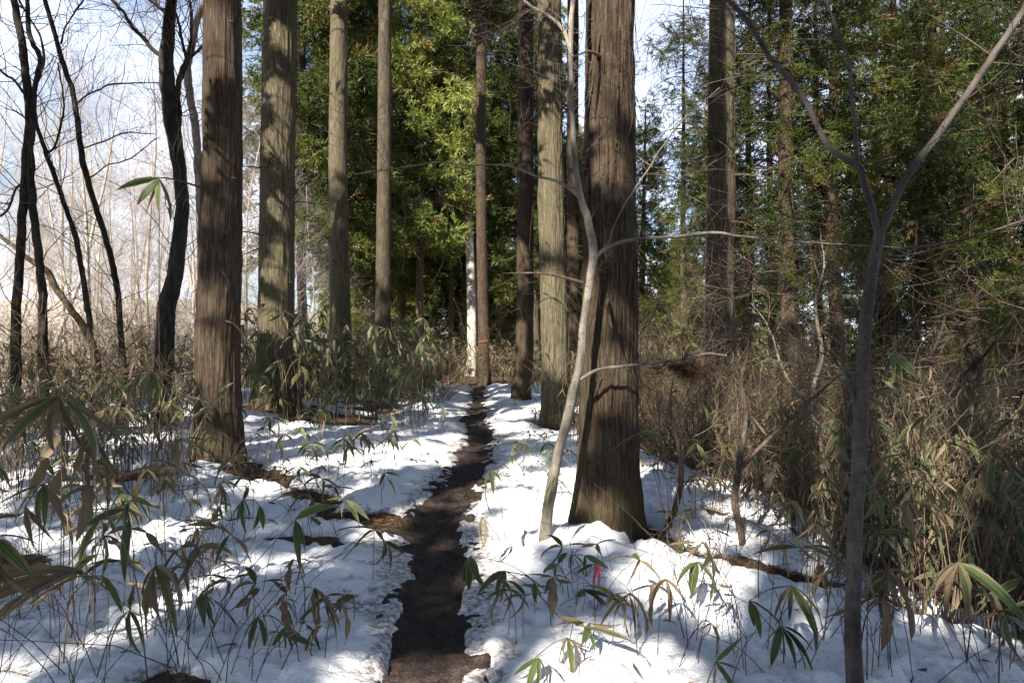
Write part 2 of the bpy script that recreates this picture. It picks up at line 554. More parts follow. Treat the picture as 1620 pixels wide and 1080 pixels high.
LEAFM = [bamboo_mat("bamboo_leaf_green", 'green'), bamboo_mat("bamboo_leaf_half", 'half'), bamboo_mat("bamboo_leaf_dry", 'dry')]


def snow_mat():
    m, nt, out = newmat("snow")
    tc = N(nt, "ShaderNodeTexCoord")
    o = tc.outputs['Object']
    a = N(nt, "ShaderNodeAttribute", attribute_name='thin')
    n1 = noise(nt, o, 26, 5, 0.65); n2 = noise(nt, o, 140, 3, 0.6); n3 = noise(nt, o, 7, 4, 0.6)
    dirt = mathn(nt, 'MULTIPLY', a.outputs['Fac'], ramp(nt, n1, [(0.38, (0.25, 0.25, 0.25)), (0.66, (1, 1, 1))]), True)
    col = mixc(nt, mathn(nt, 'MULTIPLY', n3, 0.5), (0.86, 0.87, 0.885), (0.80, 0.81, 0.83))
    col = mixc(nt, ramp(nt, dirt, [(0.25, (0, 0, 0)), (0.85, (0.9, 0.9, 0.9))]), col, (0.17, 0.13, 0.105))
    speck = noise(nt, o, 95, 2, 0.5)
    col = mixc(nt, ramp(nt, speck, [(0.735, (0, 0, 0)), (0.77, (0.8, 0.8, 0.8))]), col, (0.16, 0.10, 0.06))
    p = N(nt, "ShaderNodeBsdfPrincipled", Roughness=0.6)
    p.inputs['Specular IOR Level'].default_value = 0.25
    nt.links.new(col, p.inputs['Base Color'])
    h = mathn(nt, 'ADD', mathn(nt, 'MULTIPLY', n1, 0.6), mathn(nt, 'MULTIPLY', n2, 0.25))
    nt.links.new(bump(nt, h, 0.9, 0.04), p.inputs['Normal'])
    nt.links.new(p.outputs[0], out.inputs['Surface'])
    return m


def soil_mat(name, stops, fine=60, wet=0.0, bs=0.8):
    m, nt, out = newmat(name)
    tc = N(nt, "ShaderNodeTexCoord")
    o = tc.outputs['Object']
    n1 = noise(nt, o, fine, 6, 0.7); n2 = noise(nt, o, fine / 9, 4, 0.6); n3 = noise(nt, o, 0.9, 3, 0.5)
    vo = N(nt, "ShaderNodeTexVoronoi", Scale=fine * 0.55)
    nt.links.new(o, vo.inputs['Vector'])
    f = mathn(nt, 'ADD', mathn(nt, 'MULTIPLY', n1, 0.55), mathn(nt, 'MULTIPLY', n2, 0.45))
    c = ramp(nt, f, stops)
    c = mixc(nt, mathn(nt, 'MULTIPLY', n3, 0.35), c, stops[0][1])
    p = N(nt, "ShaderNodeBsdfPrincipled", Roughness=0.85)
    p.inputs['Specular IOR Level'].default_value = 0.25
    if wet:
        nt.links.new(ramp(nt, n2, [(0.4, (0.45,) * 3), (0.62, (0.9,) * 3)]), p.inputs['Roughness'])
    nt.links.new(c, p.inputs['Base Color'])
    h = mathn(nt, 'ADD', n1, mathn(nt, 'MULTIPLY', vo.outputs['Distance'], 0.5))
    nt.links.new(bump(nt, h, bs, 0.03), p.inputs['Normal'])
    nt.links.new(p.outputs[0], out.inputs['Surface'])
    return m


M_SNOW = snow_mat()
M_MUD = soil_mat("path_mud", [(0.3, (0.012, 0.008, 0.006)), (0.47, (0.036, 0.025, 0.020)), (0.57, (0.075, 0.054, 0.044)), (0.68, (0.16, 0.125, 0.105))], 70, 1.0)
M_LITTER = soil_mat("litter_soil", [(0.3, (0.035, 0.02, 0.012)), (0.48, (0.11, 0.065, 0.035)), (0.6, (0.20, 0.135, 0.075)), (0.72, (0.33, 0.25, 0.15))], 45)


def field_mat():
    m, nt, out = newmat("forest_floor")
    tc = N(nt, "ShaderNodeTexCoord")
    o = tc.outputs['Object']
    n1 = noise(nt, o, 40, 6, 0.7); n2 = noise(nt, o, 5, 4, 0.6); n3 = noise(nt, o, 0.55, 4, 0.55)
    f = mathn(nt, 'ADD', mathn(nt, 'MULTIPLY', n1, 0.55), mathn(nt, 'MULTIPLY', n2, 0.45))
    c = ramp(nt, f, [(0.3, (0.02, 0.012, 0.008)), (0.48, (0.06, 0.036, 0.021)), (0.6, (0.12, 0.082, 0.048)), (0.72, (0.22, 0.165, 0.105))])
    g = N(nt, "ShaderNodeAttribute", attribute_name='field')
    fl = ramp(nt, n3, [(0.36, (0.30, 0.23, 0.16)), (0.52, (0.44, 0.37, 0.28)), (0.66, (0.62, 0.58, 0.54))])
    c = mixc(nt, g.outputs['Fac'], c, fl)
    p = N(nt, "ShaderNodeBsdfPrincipled", Roughness=0.9)
    p.inputs['Specular IOR Level'].default_value = 0.15
    nt.links.new(c, p.inputs['Base Color'])
    nt.links.new(bump(nt, f, 0.8, 0.04), p.inputs['Normal'])
    nt.links.new(p.outputs[0], out.inputs['Surface'])
    return m


def plain(name, col, rough=0.6, trans=0.0):
    m, nt, out = newmat(name)
    tc = N(nt, "ShaderNodeTexCoord")
    f = noise(nt, tc.outputs['Object'], 60, 3, 0.6)
    c = mixc(nt, f, tuple(x * 0.8 for x in col), tuple(min(1, x * 1.15) for x in col))
    leaf_shader(nt, out, c, trans, rough, 0.3)
    return m


M_RIBBON = plain("pink_ribbon_plastic", (0.62, 0.07, 0.15), 0.45, 0.35)
M_FIELD = field_mat()

# ------------------------------------------------------------------ ground, snow, path
def grid_faces(nr, nc):
    i = np.arange(nr - 1)[:, None] * nc; j = np.arange(nc - 1)[None, :]
    return np.stack([i + j, i + j + 1, i + nc + j + 1, i + nc + j], -1).reshape(-1, 4)


def sheet(ys, us, zf, keep=None):
    Yg = np.repeat(ys[:, None], len(us), 1)
    Xg = us[None, :] * (ys[:, None] + 2.2)
    Zg = zf(Xg, Yg)
    F = grid_faces(len(ys), len(us))
    V = np.stack([Xg, Yg, Zg], -1).reshape(-1, 3)
    return V, F


# the ground: one fan-shaped sheet to the horizon plus the strip behind the camera
ys = np.concatenate([np.linspace(-32, 0.3, 30), np.geomspace(0.6, 600, 300)])
us = np.linspace(-1, 1, 260)
Yg = np.repeat(ys[:, None], len(us), 1)
Xg = np.sign(us)[None, :] * np.abs(us[None, :]) ** 1.25 * (np.abs(ys[:, None]) * 1.35 + 26 * sst(6, 0, np.abs(ys))[:, None] + 8)
Zg = H(Xg, Yg) - 0.012 + 0.02 * fbm(Xg * 5, Yg * 5, 31, 2)
Zg = Zg - 0.07 * np.exp(-(np.abs(Xg - path_x(Yg)) / 0.35) ** 2) * (Yg < 30)
me = mesh("ground", np.stack([Xg, Yg, Zg], -1).reshape(-1, 3), grid_faces(len(ys), len(us)), M_FIELD,
          attrs={'field': (sst(-6.5, -10, Xg) * sst(13, 17, Yg)).ravel()})
tag(obj("ground", me), "forest floor of brown leaf litter under the snow and thickets", "ground", kind="structure")

# snow cover
ys = np.geomspace(2.4, 28.5, 430) - 1.0
us = np.linspace(-0.98, 0.98, 540)
Yg = np.repeat(ys[:, None], len(us), 1); Xg = us[None, :] * (ys[:, None] + 2.2)
Tg = snow_t(Xg, Yg)
Zg = H(Xg, Yg) + np.maximum(Tg, -0.06)
F = grid_faces(len(ys), len(us))
tv = Tg.ravel()
F = F[(tv[F] > -0.03).any(1)]
V = np.stack([Xg, Yg, Zg], -1).reshape(-1, 3)
used = np.zeros(len(V), bool); used[F.ravel()] = True
idx = np.cumsum(used) - 1
pd = np.abs(Xg - path_x(Yg))
thin = np.clip(1 - Tg / 0.03, 0, 1) + 0.9 * np.exp(-(pd / 0.40) ** 2) * np.clip(fbm(Xg * 7, Yg * 7, 35, 3) + 0.55, 0, 1)
me = mesh("snow", V[used], idx[F], M_SNOW, attrs={'thin': np.clip(thin, 0, 1).ravel()[used]})
tag(obj("snow", me), "thin melting snow lying on both sides of the path", "snow", kind="structure")

# muddy path
ys = np.geomspace(2.0, 30.0, 620) - 1.0
us = np.linspace(-0.5, 0.5, 64)
Yg = np.repeat(ys[:, None], len(us), 1)
Xg = path_x(ys)[:, None] + us[None, :]
step = 0.025 * np.abs(np.sin(Yg * 2.3 + fbm(Xg * 1.5, Yg * 0.8, 41, 2) * 2)) ** 2
Zg = H(Xg, Yg) - 0.045 + step * 0.8 + 0.034 * fbm(Xg * 6, Yg * 6, 42, 4) + 0.018 * fbm(Xg * 24, Yg * 24, 43, 2) + 0.03 * np.minimum(np.abs(us)[None, :] / 0.42, .8) ** 2 - 0.22 * sst(0.30, 0.5, np.abs(us))[None, :]
me = mesh("path", np.stack([Xg, Yg, Zg], -1).reshape(-1, 3), grid_faces(len(ys), len(us)), M_MUD)
tag(obj("path", me), "narrow trodden path of dark wet mud through the snow", "path", kind="structure")

# ------------------------------------------------------------------ conifer foliage
def spray_template(rng, ntw, nbl, bl, bw, L):
    """a frond of ntw twigs each with nbl blades (triangles); grows along +X, about L long"""
    V = []; T = []; n = 0
    for k in range(ntw):
        a = (k - (ntw - 1) / 2) / max(ntw - 1, 1) * 1.5 + rng.normal(0, 0.12)
        b = rng.normal(0, 0.35)
        d = norm(np.array([math.cos(a), math.sin(a), math.sin(b) * 0.6]))
        l = L * (1 - 0.35 * abs(a)) * rng.uniform(0.8, 1.1)
        side = norm(np.cross(d, [0, 0, 1]))
        up = np.cross(side, d)
        for j in range(nbl):
            t = (j + rng.uniform(0, 1)) / nbl
            c = d * l * t * 0.85 + np.array([0, 0, 0.18 * L * t * t])
            ph = rng.uniform(0, 2 * PI)
            o = side * math.cos(ph) + up * math.sin(ph)
            dd = norm(d * rng.uniform(0.5, 1.1) + o * rng.uniform(0.35, 0.75))
            w = norm(np.cross(dd, rng.normal(size=3))) * bw * 0.5
            e = c + dd * bl * rng.uniform(0.7, 1.2)
            V += [c - w, c + w, e]; T.append((n, n + 1, n + 2)); n += 3
    return np.array(V), np.array(T)


def rot_frames(D, rng, twist=0.5):
    X = norm(D)
    up = np.tile([0, 0, 1.0], (len(X), 1)) + rng.normal(0, twist, X.shape)
    Y = norm(np.cross(up, X)); Z = np.cross(X, Y)
    return np.stack([X, Y, Z], 2)       # columns


DARK = []          # places that stay in shade: (point, radius)


def carve(C, gaps):
    """openings cut into the crowns to place sun and shade: True where a blade stays"""
    G_ = C - S * (C[:, 2] / S[2])[:, None]
    keep = fbm(G_[:, 0] * 1.5, G_[:, 1] * 0.95, 71, 3) < 0.09 + 0.30 * sst(2.0, 3.4, G_[:, 0]) + 0.10 * sst(-1.8, -3.2, G_[:, 0])
    keep |= G_[:, 1] > 24
    for (P, r) in DARK:
        v = C - P
        t = v @ S
        keep |= (np.linalg.norm(v - t[:, None] * S, axis=1) < r) & (t > 0.5)
    for (P, r) in gaps:
        v = C - P
        t = v @ S
        d = np.linalg.norm(v - t[:, None] * S, axis=1)
        keep &= ~((t > 0.5) & (d < r))
    return keep


def crown_points(rng, z0, z1, rmax, nb, per, shape=0.75, droop=0.35, base=0.35, clump=1):
    """foliage places along boughs: centres, directions, bough id"""
    C = []; D = []; I = []; limbs = []
    for b in range(nb):
        u = (b + rng.uniform(0, 1)) / nb
        z = z0 + (z1 - z0) * u
        L = rmax * (base + (1 - base) * math.sin(PI * min(1, 0.12 + 0.88 * u) ** shape)) * rng.uniform(0.6, 1.15)
        L = max(L, 0.4)
        a = b * 2.39996 + rng.normal(0, 0.35)
        d = np.array([math.cos(a), math.sin(a), 0])
        dr = droop * rng.uniform(0.5, 1.5)
        t = np.linspace(0, 1, 6)
        P = np.array([0, 0, z]) + d * (L * t)[:, None] + np.array([0, 0, 1.0]) * (L * (0.12 * t - dr * t ** 2 + 0.2 * t ** 4))[:, None]
        limbs.append((P, 0.010 + 0.007 * L, L))
        n = max(3, int(per * L / rmax / clump))
        s = 1 - rng.uniform(0, 1, n) ** 1.6 * 0.82
        pos = np.stack([np.interp(s, t, P[:, k]) for k in range(3)], 1)
        sd = rng.choice([-1, 1], n)
        perp = np.array([-d[1], d[0], 0])
        off = perp * (sd * rng.uniform(0, 0.55, n) * L * (0.25 + 0.5 * (1 - np.abs(s - 0.55))))[:, None] * 0.55
        off[:, 2] -= rng.uniform(0, 0.3, n) * (0.4 + 0.3 * L) * 0.6
        dirs = d * 0.8 + perp * (sd * rng.uniform(0, 0.8, n))[:, None] + rng.normal(0, 0.25, (n, 3))
        dirs[:, 2] -= rng.uniform(0.0, 0.9, n)
        ctr = pos + off + rng.normal(0, 0.07, (n, 3))
        if clump > 1:                       # tufts: sprays radiate round a common point
            ctr = np.repeat(ctr, clump, 0); dirs = np.repeat(norm(dirs), clump, 0)
            rv = rng.normal(0, 1, ctr.shape)
            ctr = ctr + rv * np.array([.13, .13, .15]); dirs = dirs * .6 + norm(rv) * .9 + np.array([0, 0, -.15])
        C.append(ctr); D.append(dirs); I.append(np.full(len(ctr), b))
    return np.concatenate(C), np.concatenate(D), np.concatenate(I), limbs


def foliage(rng, C, D, I, tmpl, smin, smax, dead=0.04, tint=0.0):
    R = rot_frames(D, rng)
    n = len(C)
    sc = rng.uniform(smin, smax, n)
    tk = rng.integers(0, len(tmpl), n)
    bough = rng.uniform(0, 1, I.max() + 1)
    val = np.clip(0.45 * bough[I] + 0.40 * rng.uniform(0, 1, n) + tint, 0, 0.88)
    val = np.where(rng.uniform(0, 1, n) < dead, rng.uniform(0.92, 1.0, n), val)
    Vs = []; Ts = []; Rs = []; off = 0
    for k, (TV, TT) in enumerate(tmpl):
        s = tk == k
        if not s.any():
            continue
        V = np.einsum('nij,mj->nmi', R[s], TV) * sc[s][:, None, None] + C[s][:, None, :]
        m = s.sum()
        T = TT[None] + (np.arange(m) * len(TV))[:, None, None] + off
        Vs.append(V.reshape(-1, 3)); Ts.append(T.reshape(-1, 3))
        Rs.append(np.repeat(val[s], len(TV)))
        off += m * len(TV)
    return np.concatenate(Vs), np.concatenate(Ts), np.concatenate(Rs)


rg = np.random.default_rng(5)
TM_FINE = [spray_template(rg, 5, 10, 0.085, 0.015, 0.34) for _ in range(4)]
TM_MID = [spray_template(rg, 5, 5, 0.15, 0.036, 0.40) for _ in range(4)]
TM_COARSE = [spray_template(rg, 4, 3, 0.24, 0.06, 0.45) for _ in range(4)]


def limb_mesh(name, limbs, mat):
    mb = MB()
    for P, r, L in limbs:
        C, R = smooth_line(P, np.linspace(r, r * 0.25, len(P)), 6)
        mb.add(*tube(C, R, 4))
    return mb.mesh(name, mat)


def crown_mesh(name, seed, z0, z1, rmax, nb, per, tmpl, smin, smax, mat, dead=0.04, tint=0.0, gaps=None, origin=None, **kw):
    rng = np.random.default_rng(seed)
    C, D, I, limbs = crown_points(rng, z0, z1, rmax, nb, per, **kw)
    V, T, R = foliage(rng, C, D, I, tmpl, smin, smax, dead, tint)
    if gaps is not None:                       # blades stand as triples of vertices: cut gaps for the sun patches
        k = carve(V.reshape(-1, 3, 3).mean(1) + np.asarray(origin), gaps)
        V = V.reshape(-1, 3, 3)[k].reshape(-1, 3); R = R.reshape(-1, 3)[k].ravel()
        T = np.arange(len(V)).reshape(-1, 3)
    return mesh(name, V, T, mat, smooth=False, rnd=R), limb_mesh(name + "_branch", limbs, B_TWIG)


# ------------------------------------------------------------------ cedar trunks
def ridge_fn(seed, amp, k=14):
    def f(a, L, rr):
        ca, sa = np.cos(a), np.sin(a)
        # noise on the cylinder, long along the grain
        n = fbm(ca * k * 0.5 + sa * 3.1 + 9, sa * k * 0.5 + L * 0.9 + 0.2 * ca, seed, 4)
        n2 = fbm(a * k * 0.62 + np.sin(L * 1.3) * 0.4, L * 2.2, seed + 5, 2)
        n2 = np.where(np.minimum(a, 2 * PI - a) < .1, n2 * np.minimum(a, 2 * PI - a) * 10, n2)
        return amp * (0.9 * n + 1.1 * (np.abs(n2) * 2 - 0.6) + 0.7 * fbm(ca * 2.2 + 4, sa * 2.2 + L * 1.7, seed + 9, 2))
    return f


def trunk_mesh(name, pts, rad, mat, seg, n, seed, amp, flare=0.0, lobes=5):
    C, R = smooth_line(pts, rad, n)
    rf = ridge_fn(seed, amp)
    z0 = C[0, 2]

    def f(a, L, rr):
        fl = np.exp(-np.maximum(L - 0.2, 0) / 0.38)
        lob = 0.55 + 0.45 * np.cos(lobes * a + seed) + 0.35 * np.cos(3 * a + seed * 2)
        return rf(a, L, rr) + flare * fl * np.maximum(lob, 0.15)
    V, Q = tube(C, R, seg, f)
    return V, Q


GAPS = []          # places the sun reaches: (point, radius)


def lit(px, py, Y, r, z=None):
    p = W(px, py, Y)
    if z == 'g':                       # on the ground: slide along the line of sight to the snow
        Yk = Y
        for _ in range(30):
            p = W(px, py, Yk)
            g = float(top(p[0], p[1]))
            Yk = Yk * 0.5 + 0.5 * max(1.5, (CAMZ - g) * FPX / max(py - 540.0, 20))
        p = W(px, py, Yk)
    if z == 'g':                       # an irregular patch: a few openings side by side
        rr = np.random.default_rng(int(px * 7 + py))
        for k in range(5):
            GAPS.append((p + np.array([rr.normal(0, .62) * r, rr.normal(0, .8) * r, 0]), r * rr.uniform(.28, .6)))
    else:
        GAPS.append((p, r))


for g in [(960, 850, .34), (1000, 895, .28), (920, 800, .25), (900, 850, .25), (690, 790, .2), (610, 765, .28), (600, 850, .20), (650, 725, .3),
          (560, 740, .28), (430, 855, .24), (330, 745, .3), (260, 860, .16), (90, 850, .16), (840, 690, .3), (880, 740, .22), (800, 660, .4), (830, 800, .16),
          (1270, 985, .16), (1120, 825, .22), (1230, 855, .2), (1450, 940, .16), (340, 1000, .10), (450, 985, .1), (520, 900, .12), (590, 980, .10), (700, 860, .14),
          (720, 740, .18), (960, 1010, .10), (1150, 1000, .1), (1350, 960, .1), (150, 760, .2), (480, 700, .35), (560, 680, .35), (700, 690, .4), (690, 650, .5), (640, 640, .5), (1545, 1020, .1)]:
    lit(g[0], g[1], 6, g[2], 'g')
for (px, py, Y, r) in [(332, 585, 8.6, .24), (332, 545, 8.6, .15), (450, 60, 13.2, .3), (452, 150, 13.2, .3), (440, 230, 13.2, .32), (450, 330, 13.2, .3), (450, 400, 13.2, .25),
                       (955, 250, 5.6, .22), (945, 170, 5.6, .16), (962, 800, 5.6, .15), (940, 560, 5.6, .08), (930, 330, 5.3, .12), (935, 420, 5.3, .12), (905, 640, 5.3, .12), (865, 830, 5.3, .15),
                       (880, 380, 13, .4), (885, 500, 13, .6), (1150, 440, 10.5, .35), (1145, 300, 10.5, .2), (1140, 640, 10.5, .3),
                       (1250, 400, 10, .2), (1180, 640, 8, .5), (1300, 700, 7, .35), (1420, 560, 6, .25), (1260, 620, 8, .5), (1500, 800, 5, .2), (1400, 740, 6, .25), (1100, 700, 7, .3), (1200, 780, 7, .3), (1560, 640, 6.5, .3), (1350, 800, 6.5, .3),
                       (700, 560, 14, .5), (480, 600, 12, .35), (380, 795, 5.2, .12), (490, 800, 3.6, .1), (765, 745, 5, .12), (1480, 640, 7, .3), (1060, 560, 9, .4), (1350, 620, 7, .2)]:
    lit(px, py, Y, r)

for z_ in np.arange(2.4, 5.8, .4):
    DARK.append((np.array([-3.75, 8.6, z_]), .42))
for z_ in np.arange(0.2, 1.1, .3):
    DARK.append((np.array([-3.75, 8.6, z_]), .4))
for z_ in np.arange(1.0, 9.0, .35):            # shaded flanks of the pale trunks
    DARK.append((np.array([-4.9 + .012 * z_, 13.2, z_]), .2)); DARK.append((np.array([.62, 12.8, z_]), .16))
    DARK.append((np.array([-4.68, 17.3, z_]), .14)); DARK.append((np.array([3.1, 10.6, z_]), .14))
for z_ in np.arange(.5, 2.4, .3):
    DARK.append((np.array([1.0, 5.6, z_]), .22))
    DARK.append((np.array([1.5, 2.9, z_ - .3]), .22))
for z_ in np.arange(2.4, 3.4, .3):
    DARK.append((np.array([.9 + (z_ - 2.4) * .2, 5.6, z_]), .2)); DARK.append((np.array([1.5, 2.9, z_]), .2))
rgap = np.random.default_rng(44)
for (n_, a0, a1, b0, b1, y0, y1, r0, r1) in [(26, 1020, 1620, 60, 480, 10, 15, .25, .7), (26, 560, 900, 120, 480, 20, 34, .5, 1.4), (16, 640, 760, 130, 340, 26, 30, .8, 1.5),
                                             (34, 1030, 1600, 560, 820, 5, 11, .15, .45), (20, 1020, 1620, 60, 480, 10, 15, .3, .8), (12, 620, 900, 520, 610, 24, 34, .6, 1.2), (10, 390, 720, 480, 640, 12, 20, .25, .6), (14, 0, 300, 560, 700, 7, 13, .2, .45)]:
    for _ in range(n_):
        lit(rgap.uniform(a0, a1), rgap.uniform(b0, b1), rgap.uniform(y0, y1), rgap.uniform(r0, r1))
for yy_ in range(320, 580, 30):
    lit(744, yy_, 33, .8)
    lit(665, yy_ + 40, 31, .6)
    lit(1140, yy_ + 60, 10.8, .18)

# name, px at top, px at base, py base, Y, width top, width at eye level, base flare, bark, segs, ridge amplitude, crown z0/z1 (None = low crown variant), label
CEDARS = [
    (352, 344, 735, 8.9, 55, 65, .07, B_WARM, 190, .011, (8.5, 17, 2.9), "tall brown cedar trunk, shaded, standing in snow left of the path, nearest on that side", 21),
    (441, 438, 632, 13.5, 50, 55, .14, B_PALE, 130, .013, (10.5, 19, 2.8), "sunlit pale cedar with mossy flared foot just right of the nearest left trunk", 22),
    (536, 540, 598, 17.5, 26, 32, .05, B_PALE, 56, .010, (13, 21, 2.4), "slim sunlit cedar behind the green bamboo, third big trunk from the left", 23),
    (609, 607, 590, 21, 19, 25, .04, B_COOL, 40, .008, (13, 20, 2.0), "shaded grey cedar trunk rising from bamboo between slim sunlit cedar and path", 24),
    (762, 766, 604, 25.5, 15, 18, .06, B_WARM, 40, .008, (14, 20, 1.9), "dark cedar trunk with a red ribbon standing where the path ends", 25),
    (830, 828, 632, 18.0, 23, 28, .05, B_WARM, 48, .010, (12.5, 20, 2.3), "dark brown cedar right of the path's end, half lit along its edge", 26),
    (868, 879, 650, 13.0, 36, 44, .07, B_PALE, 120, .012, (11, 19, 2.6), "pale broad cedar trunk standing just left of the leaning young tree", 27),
    (906, 908, 600, 16.5, 17, 20, .03, B_WARM, 36, .008, (13, 19, 2.0), "thin brown cedar half hidden between pale broad trunk and biggest trunk", 28),
    (965, 964, 830, 5.85, 74, 86, .085, B_WARM, 220, .012, (9.0, 16, 2.5), "biggest cedar trunk with peeling red brown bark right of the path", 29),
    (1143, 1138, 690, 10.8, 38, 46, .07, B_COOL, 120, .012, (8.5, 16, 1.9), "grey cedar trunk with brown twigs clinging, first right of the biggest trunk", 30),
    (1243, 1250, 660, 12.0, 19, 27, .03, B_WARM, 48, .010, 2, "slender cedar with bare lower stem and dark crown, second right of biggest trunk", 31),
]


def cedar_variant_crowns():
    out = []
    for k, (z0, z1, r, nb, per, t, a, b, mat, dead) in enumerate([
            (4.4, 17, 2.7, 76, 66, TM_MID, .8, 1.3, M_NEEDLE, .03),
            (2.8, 16, 2.6, 80, 66, TM_MID, .8, 1.3, M_NEEDLE, .04),
            (2.8, 12, 2.2, 42, 64, TM_FINE, .6, 1.25, M_NEEDLE, .07),
            (2.1, 12, 2.3, 42, 64, TM_FINE, .6, 1.25, M_NEEDLE, .06),
            (1.6, 15, 2.4, 76, 64, TM_MID, .8, 1.3, M_NEEDLE_SUNLIT, .04)]):
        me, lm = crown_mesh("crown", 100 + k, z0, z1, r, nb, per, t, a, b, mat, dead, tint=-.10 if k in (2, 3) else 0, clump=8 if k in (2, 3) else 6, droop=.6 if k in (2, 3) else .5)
        out.append((me, lm))
    return out


CROWNS = cedar_variant_crowns()


def build_cedar(pxt, pxb, pyb, Y, wt, wb, flare, mat, seg, amp, crown, label, seed):
    xb = (pxb - 810) / FPX * Y
    zb = float(H(xb, Y)) - 0.12
    ztop = 17.5
    zf = CAMZ + 0.5 * Y             # height at the top of the photograph
    xt = (pxt - 810) / FPX * Y
    rb = wb / 2 / FPX * Y; rt = wt / 2 / FPX * Y
    zs = np.array([zb, zb + 0.5, CAMZ, (CAMZ + zf) / 2, zf, (zf + ztop) / 2, ztop]) if ztop > zf + 2 else np.array([zb, zb + 0.5, CAMZ, zf / 2, zf, zf + 1.5, zf + 4])
    f = (zs - zb) / (zf - zb)
    xs = xb + (xt - xb) * f
    wob = 0.012 * Y / 10
    rng = np.random.default_rng(seed)
    xs = xs + rng.normal(0, wob, len(zs)); yy = Y + rng.normal(0, wob, len(zs))
    rs = np.array([rb * 1.1, rb * 1.05, rb, (rb + rt) / 2, rt, rt * 0.62, rt * 0.2])
    P = np.stack([xs, yy, zs], 1)
    root = empty("cedar_tree", (xb, Y, zb))
    tag(root, label, "tree", "cedar trees along the path")
    V, Q = trunk_mesh("trunk", P, rs, mat, seg, 340 if seg > 180 else 240 if seg > 70 else 80, seed, amp, flare)
    obj("trunk", mesh("trunk", V - np.array([xb, Y, zb]), Q, mat), root)
    if seg > 70 or crown == 2:
        for k in range(9):
            z = rng.uniform(1.2, min(zf + .5, 9)); a = rng.uniform(-PI, .2)
            cx = np.interp(z, zs, xs); r_ = np.interp(z, zs, rs)
            d = np.array([math.cos(a), math.sin(a), rng.uniform(-.5, .25)])
            p0 = np.array([cx, Y, z]) + d * r_ * .85
            Ls = rng.uniform(.06, .16) if rng.uniform() < .6 else rng.uniform(.3, .9)
            C_, R_ = smooth_line([p0, p0 + d * Ls * .5 + rng.normal(0, .02, 3), p0 + d * Ls + np.array([0, 0, -.15 * Ls]) + rng.normal(0, .03, 3)], [.016, .011, .004], 7)
            V_, Q_ = tube(C_, R_, 6)
            obj("branch_stub", mesh("branch_stub", V_ - np.array([xb, Y, zb]), Q_, B_TWIG), root)
    if isinstance(crown, tuple):
        z0, z1, r = crown
        org = np.array([np.interp(z0, zs, xs), Y, 0.0])
        cm, lm = crown_mesh("crown", seed + 50, z0, z1, r, 46, 42, TM_COARSE, .9, 1.4, M_NEEDLE, .04, gaps=GAPS, origin=org)
        off = org - np.array([xb, Y, zb])
        obj("crown", cm, root, off); obj("branches", lm, root, off)['kind'] = 'stuff'
    else:
        cm, lm = CROWNS[crown]
        for nm, mm in (("crown", cm), ("branches", lm)):
            c = obj(nm, mm, root, (0, 0, -zb)); c.rotation_euler.z = seed * 1.3
            if nm == "branches": c['kind'] = 'stuff'
    return root, P, rs


BUILT = [build_cedar(*c) for c in CEDARS]

# unseen cedars behind and left of the camera: their cut crowns throw the dappled shade
SHADE = [(-8.0, -13), (-3.6, -14), (0.6, -13.2), (-8.8, -8), (-5.0, -9.4), (-1.2, -9.6), (2.8, -9.0), (-6.6, -4.4), (-2.6, -5.6), (1.4, -5.4), (5.2, -5.6), (0.4, -1.8), (-10.5, -3.5), (4.0, -1.6), (-7.4, 6.4), (-11.5, 3.5)]  # those off to the left are added to shade the pale trunks
for i, (x, y) in enumerate(SHADE):
    zb = float(H(x, y)) - 0.1
    root = empty("cedar_tree", (x, y, zb))
    tag(root, "tall cedar of the unseen grove that shades the view", "tree", "unseen shading cedars")
    rng = np.random.default_rng(300 + i)
    zs = np.array([0, 0.6, 3, 7, 12, 17.])
    V, Q = trunk_mesh("trunk", np.stack([rng.normal(0, .03, 6), rng.normal(0, .03, 6), zs], 1), [.34, .3, .27, .22, .14, .03], B_WARM, 28, 40, 300 + i, .01, .05)
    obj("trunk", mesh("trunk", V, Q, B_WARM), root)
    cm, lm = crown_mesh("crown", 330 + i, 6.5, 17, 3.0, 52, 40, TM_COARSE, 1.0, 1.5, M_NEEDLE, .04, gaps=GAPS, origin=(x, y, zb))
    obj("crown", cm, root); obj("branches", lm, root)['kind'] = 'stuff'

# background cedars with low crowns (trunk and crown meshes shared)
MARKS = [(-200, "the left edge"), (40, "the twin-stemmed tree"), (118, "the slender leaning tree"), (272, "the black-barked tree"), (348, "the shaded cedar"),
         (440, "the mossy-footed pale cedar"), (537, "the slim sunlit cedar"), (608, "the shaded grey cedar"), (764, "the red ribbon cedar"), (829, "the dark half-lit cedar"), (872, "the pale broad cedar"),
         (962, "the biggest cedar"), (1140, "the grey cedar"), (1247, "the bare-stemmed cedar"), (1372, "the forked sapling"), (1538, "the clear-stemmed cedar"), (1900, "the right edge of the view")]


def between(x, y):
    px = 810 + x / y * FPX
    for (a, na), (b, nb) in zip(MARKS, MARKS[1:]):
        if a <= px < b:
            return "between %s and %s" % (na, nb)
    return "beyond the right edge of the view"


rng = np.random.default_rng(77)
TRUNKS = []
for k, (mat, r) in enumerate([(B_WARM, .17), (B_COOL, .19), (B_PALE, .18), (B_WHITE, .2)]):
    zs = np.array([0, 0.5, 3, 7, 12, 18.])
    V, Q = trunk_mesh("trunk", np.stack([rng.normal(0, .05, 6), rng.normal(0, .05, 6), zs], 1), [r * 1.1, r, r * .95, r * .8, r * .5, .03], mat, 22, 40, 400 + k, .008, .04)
    TRUNKS.append(mesh("trunk", V, Q, mat))


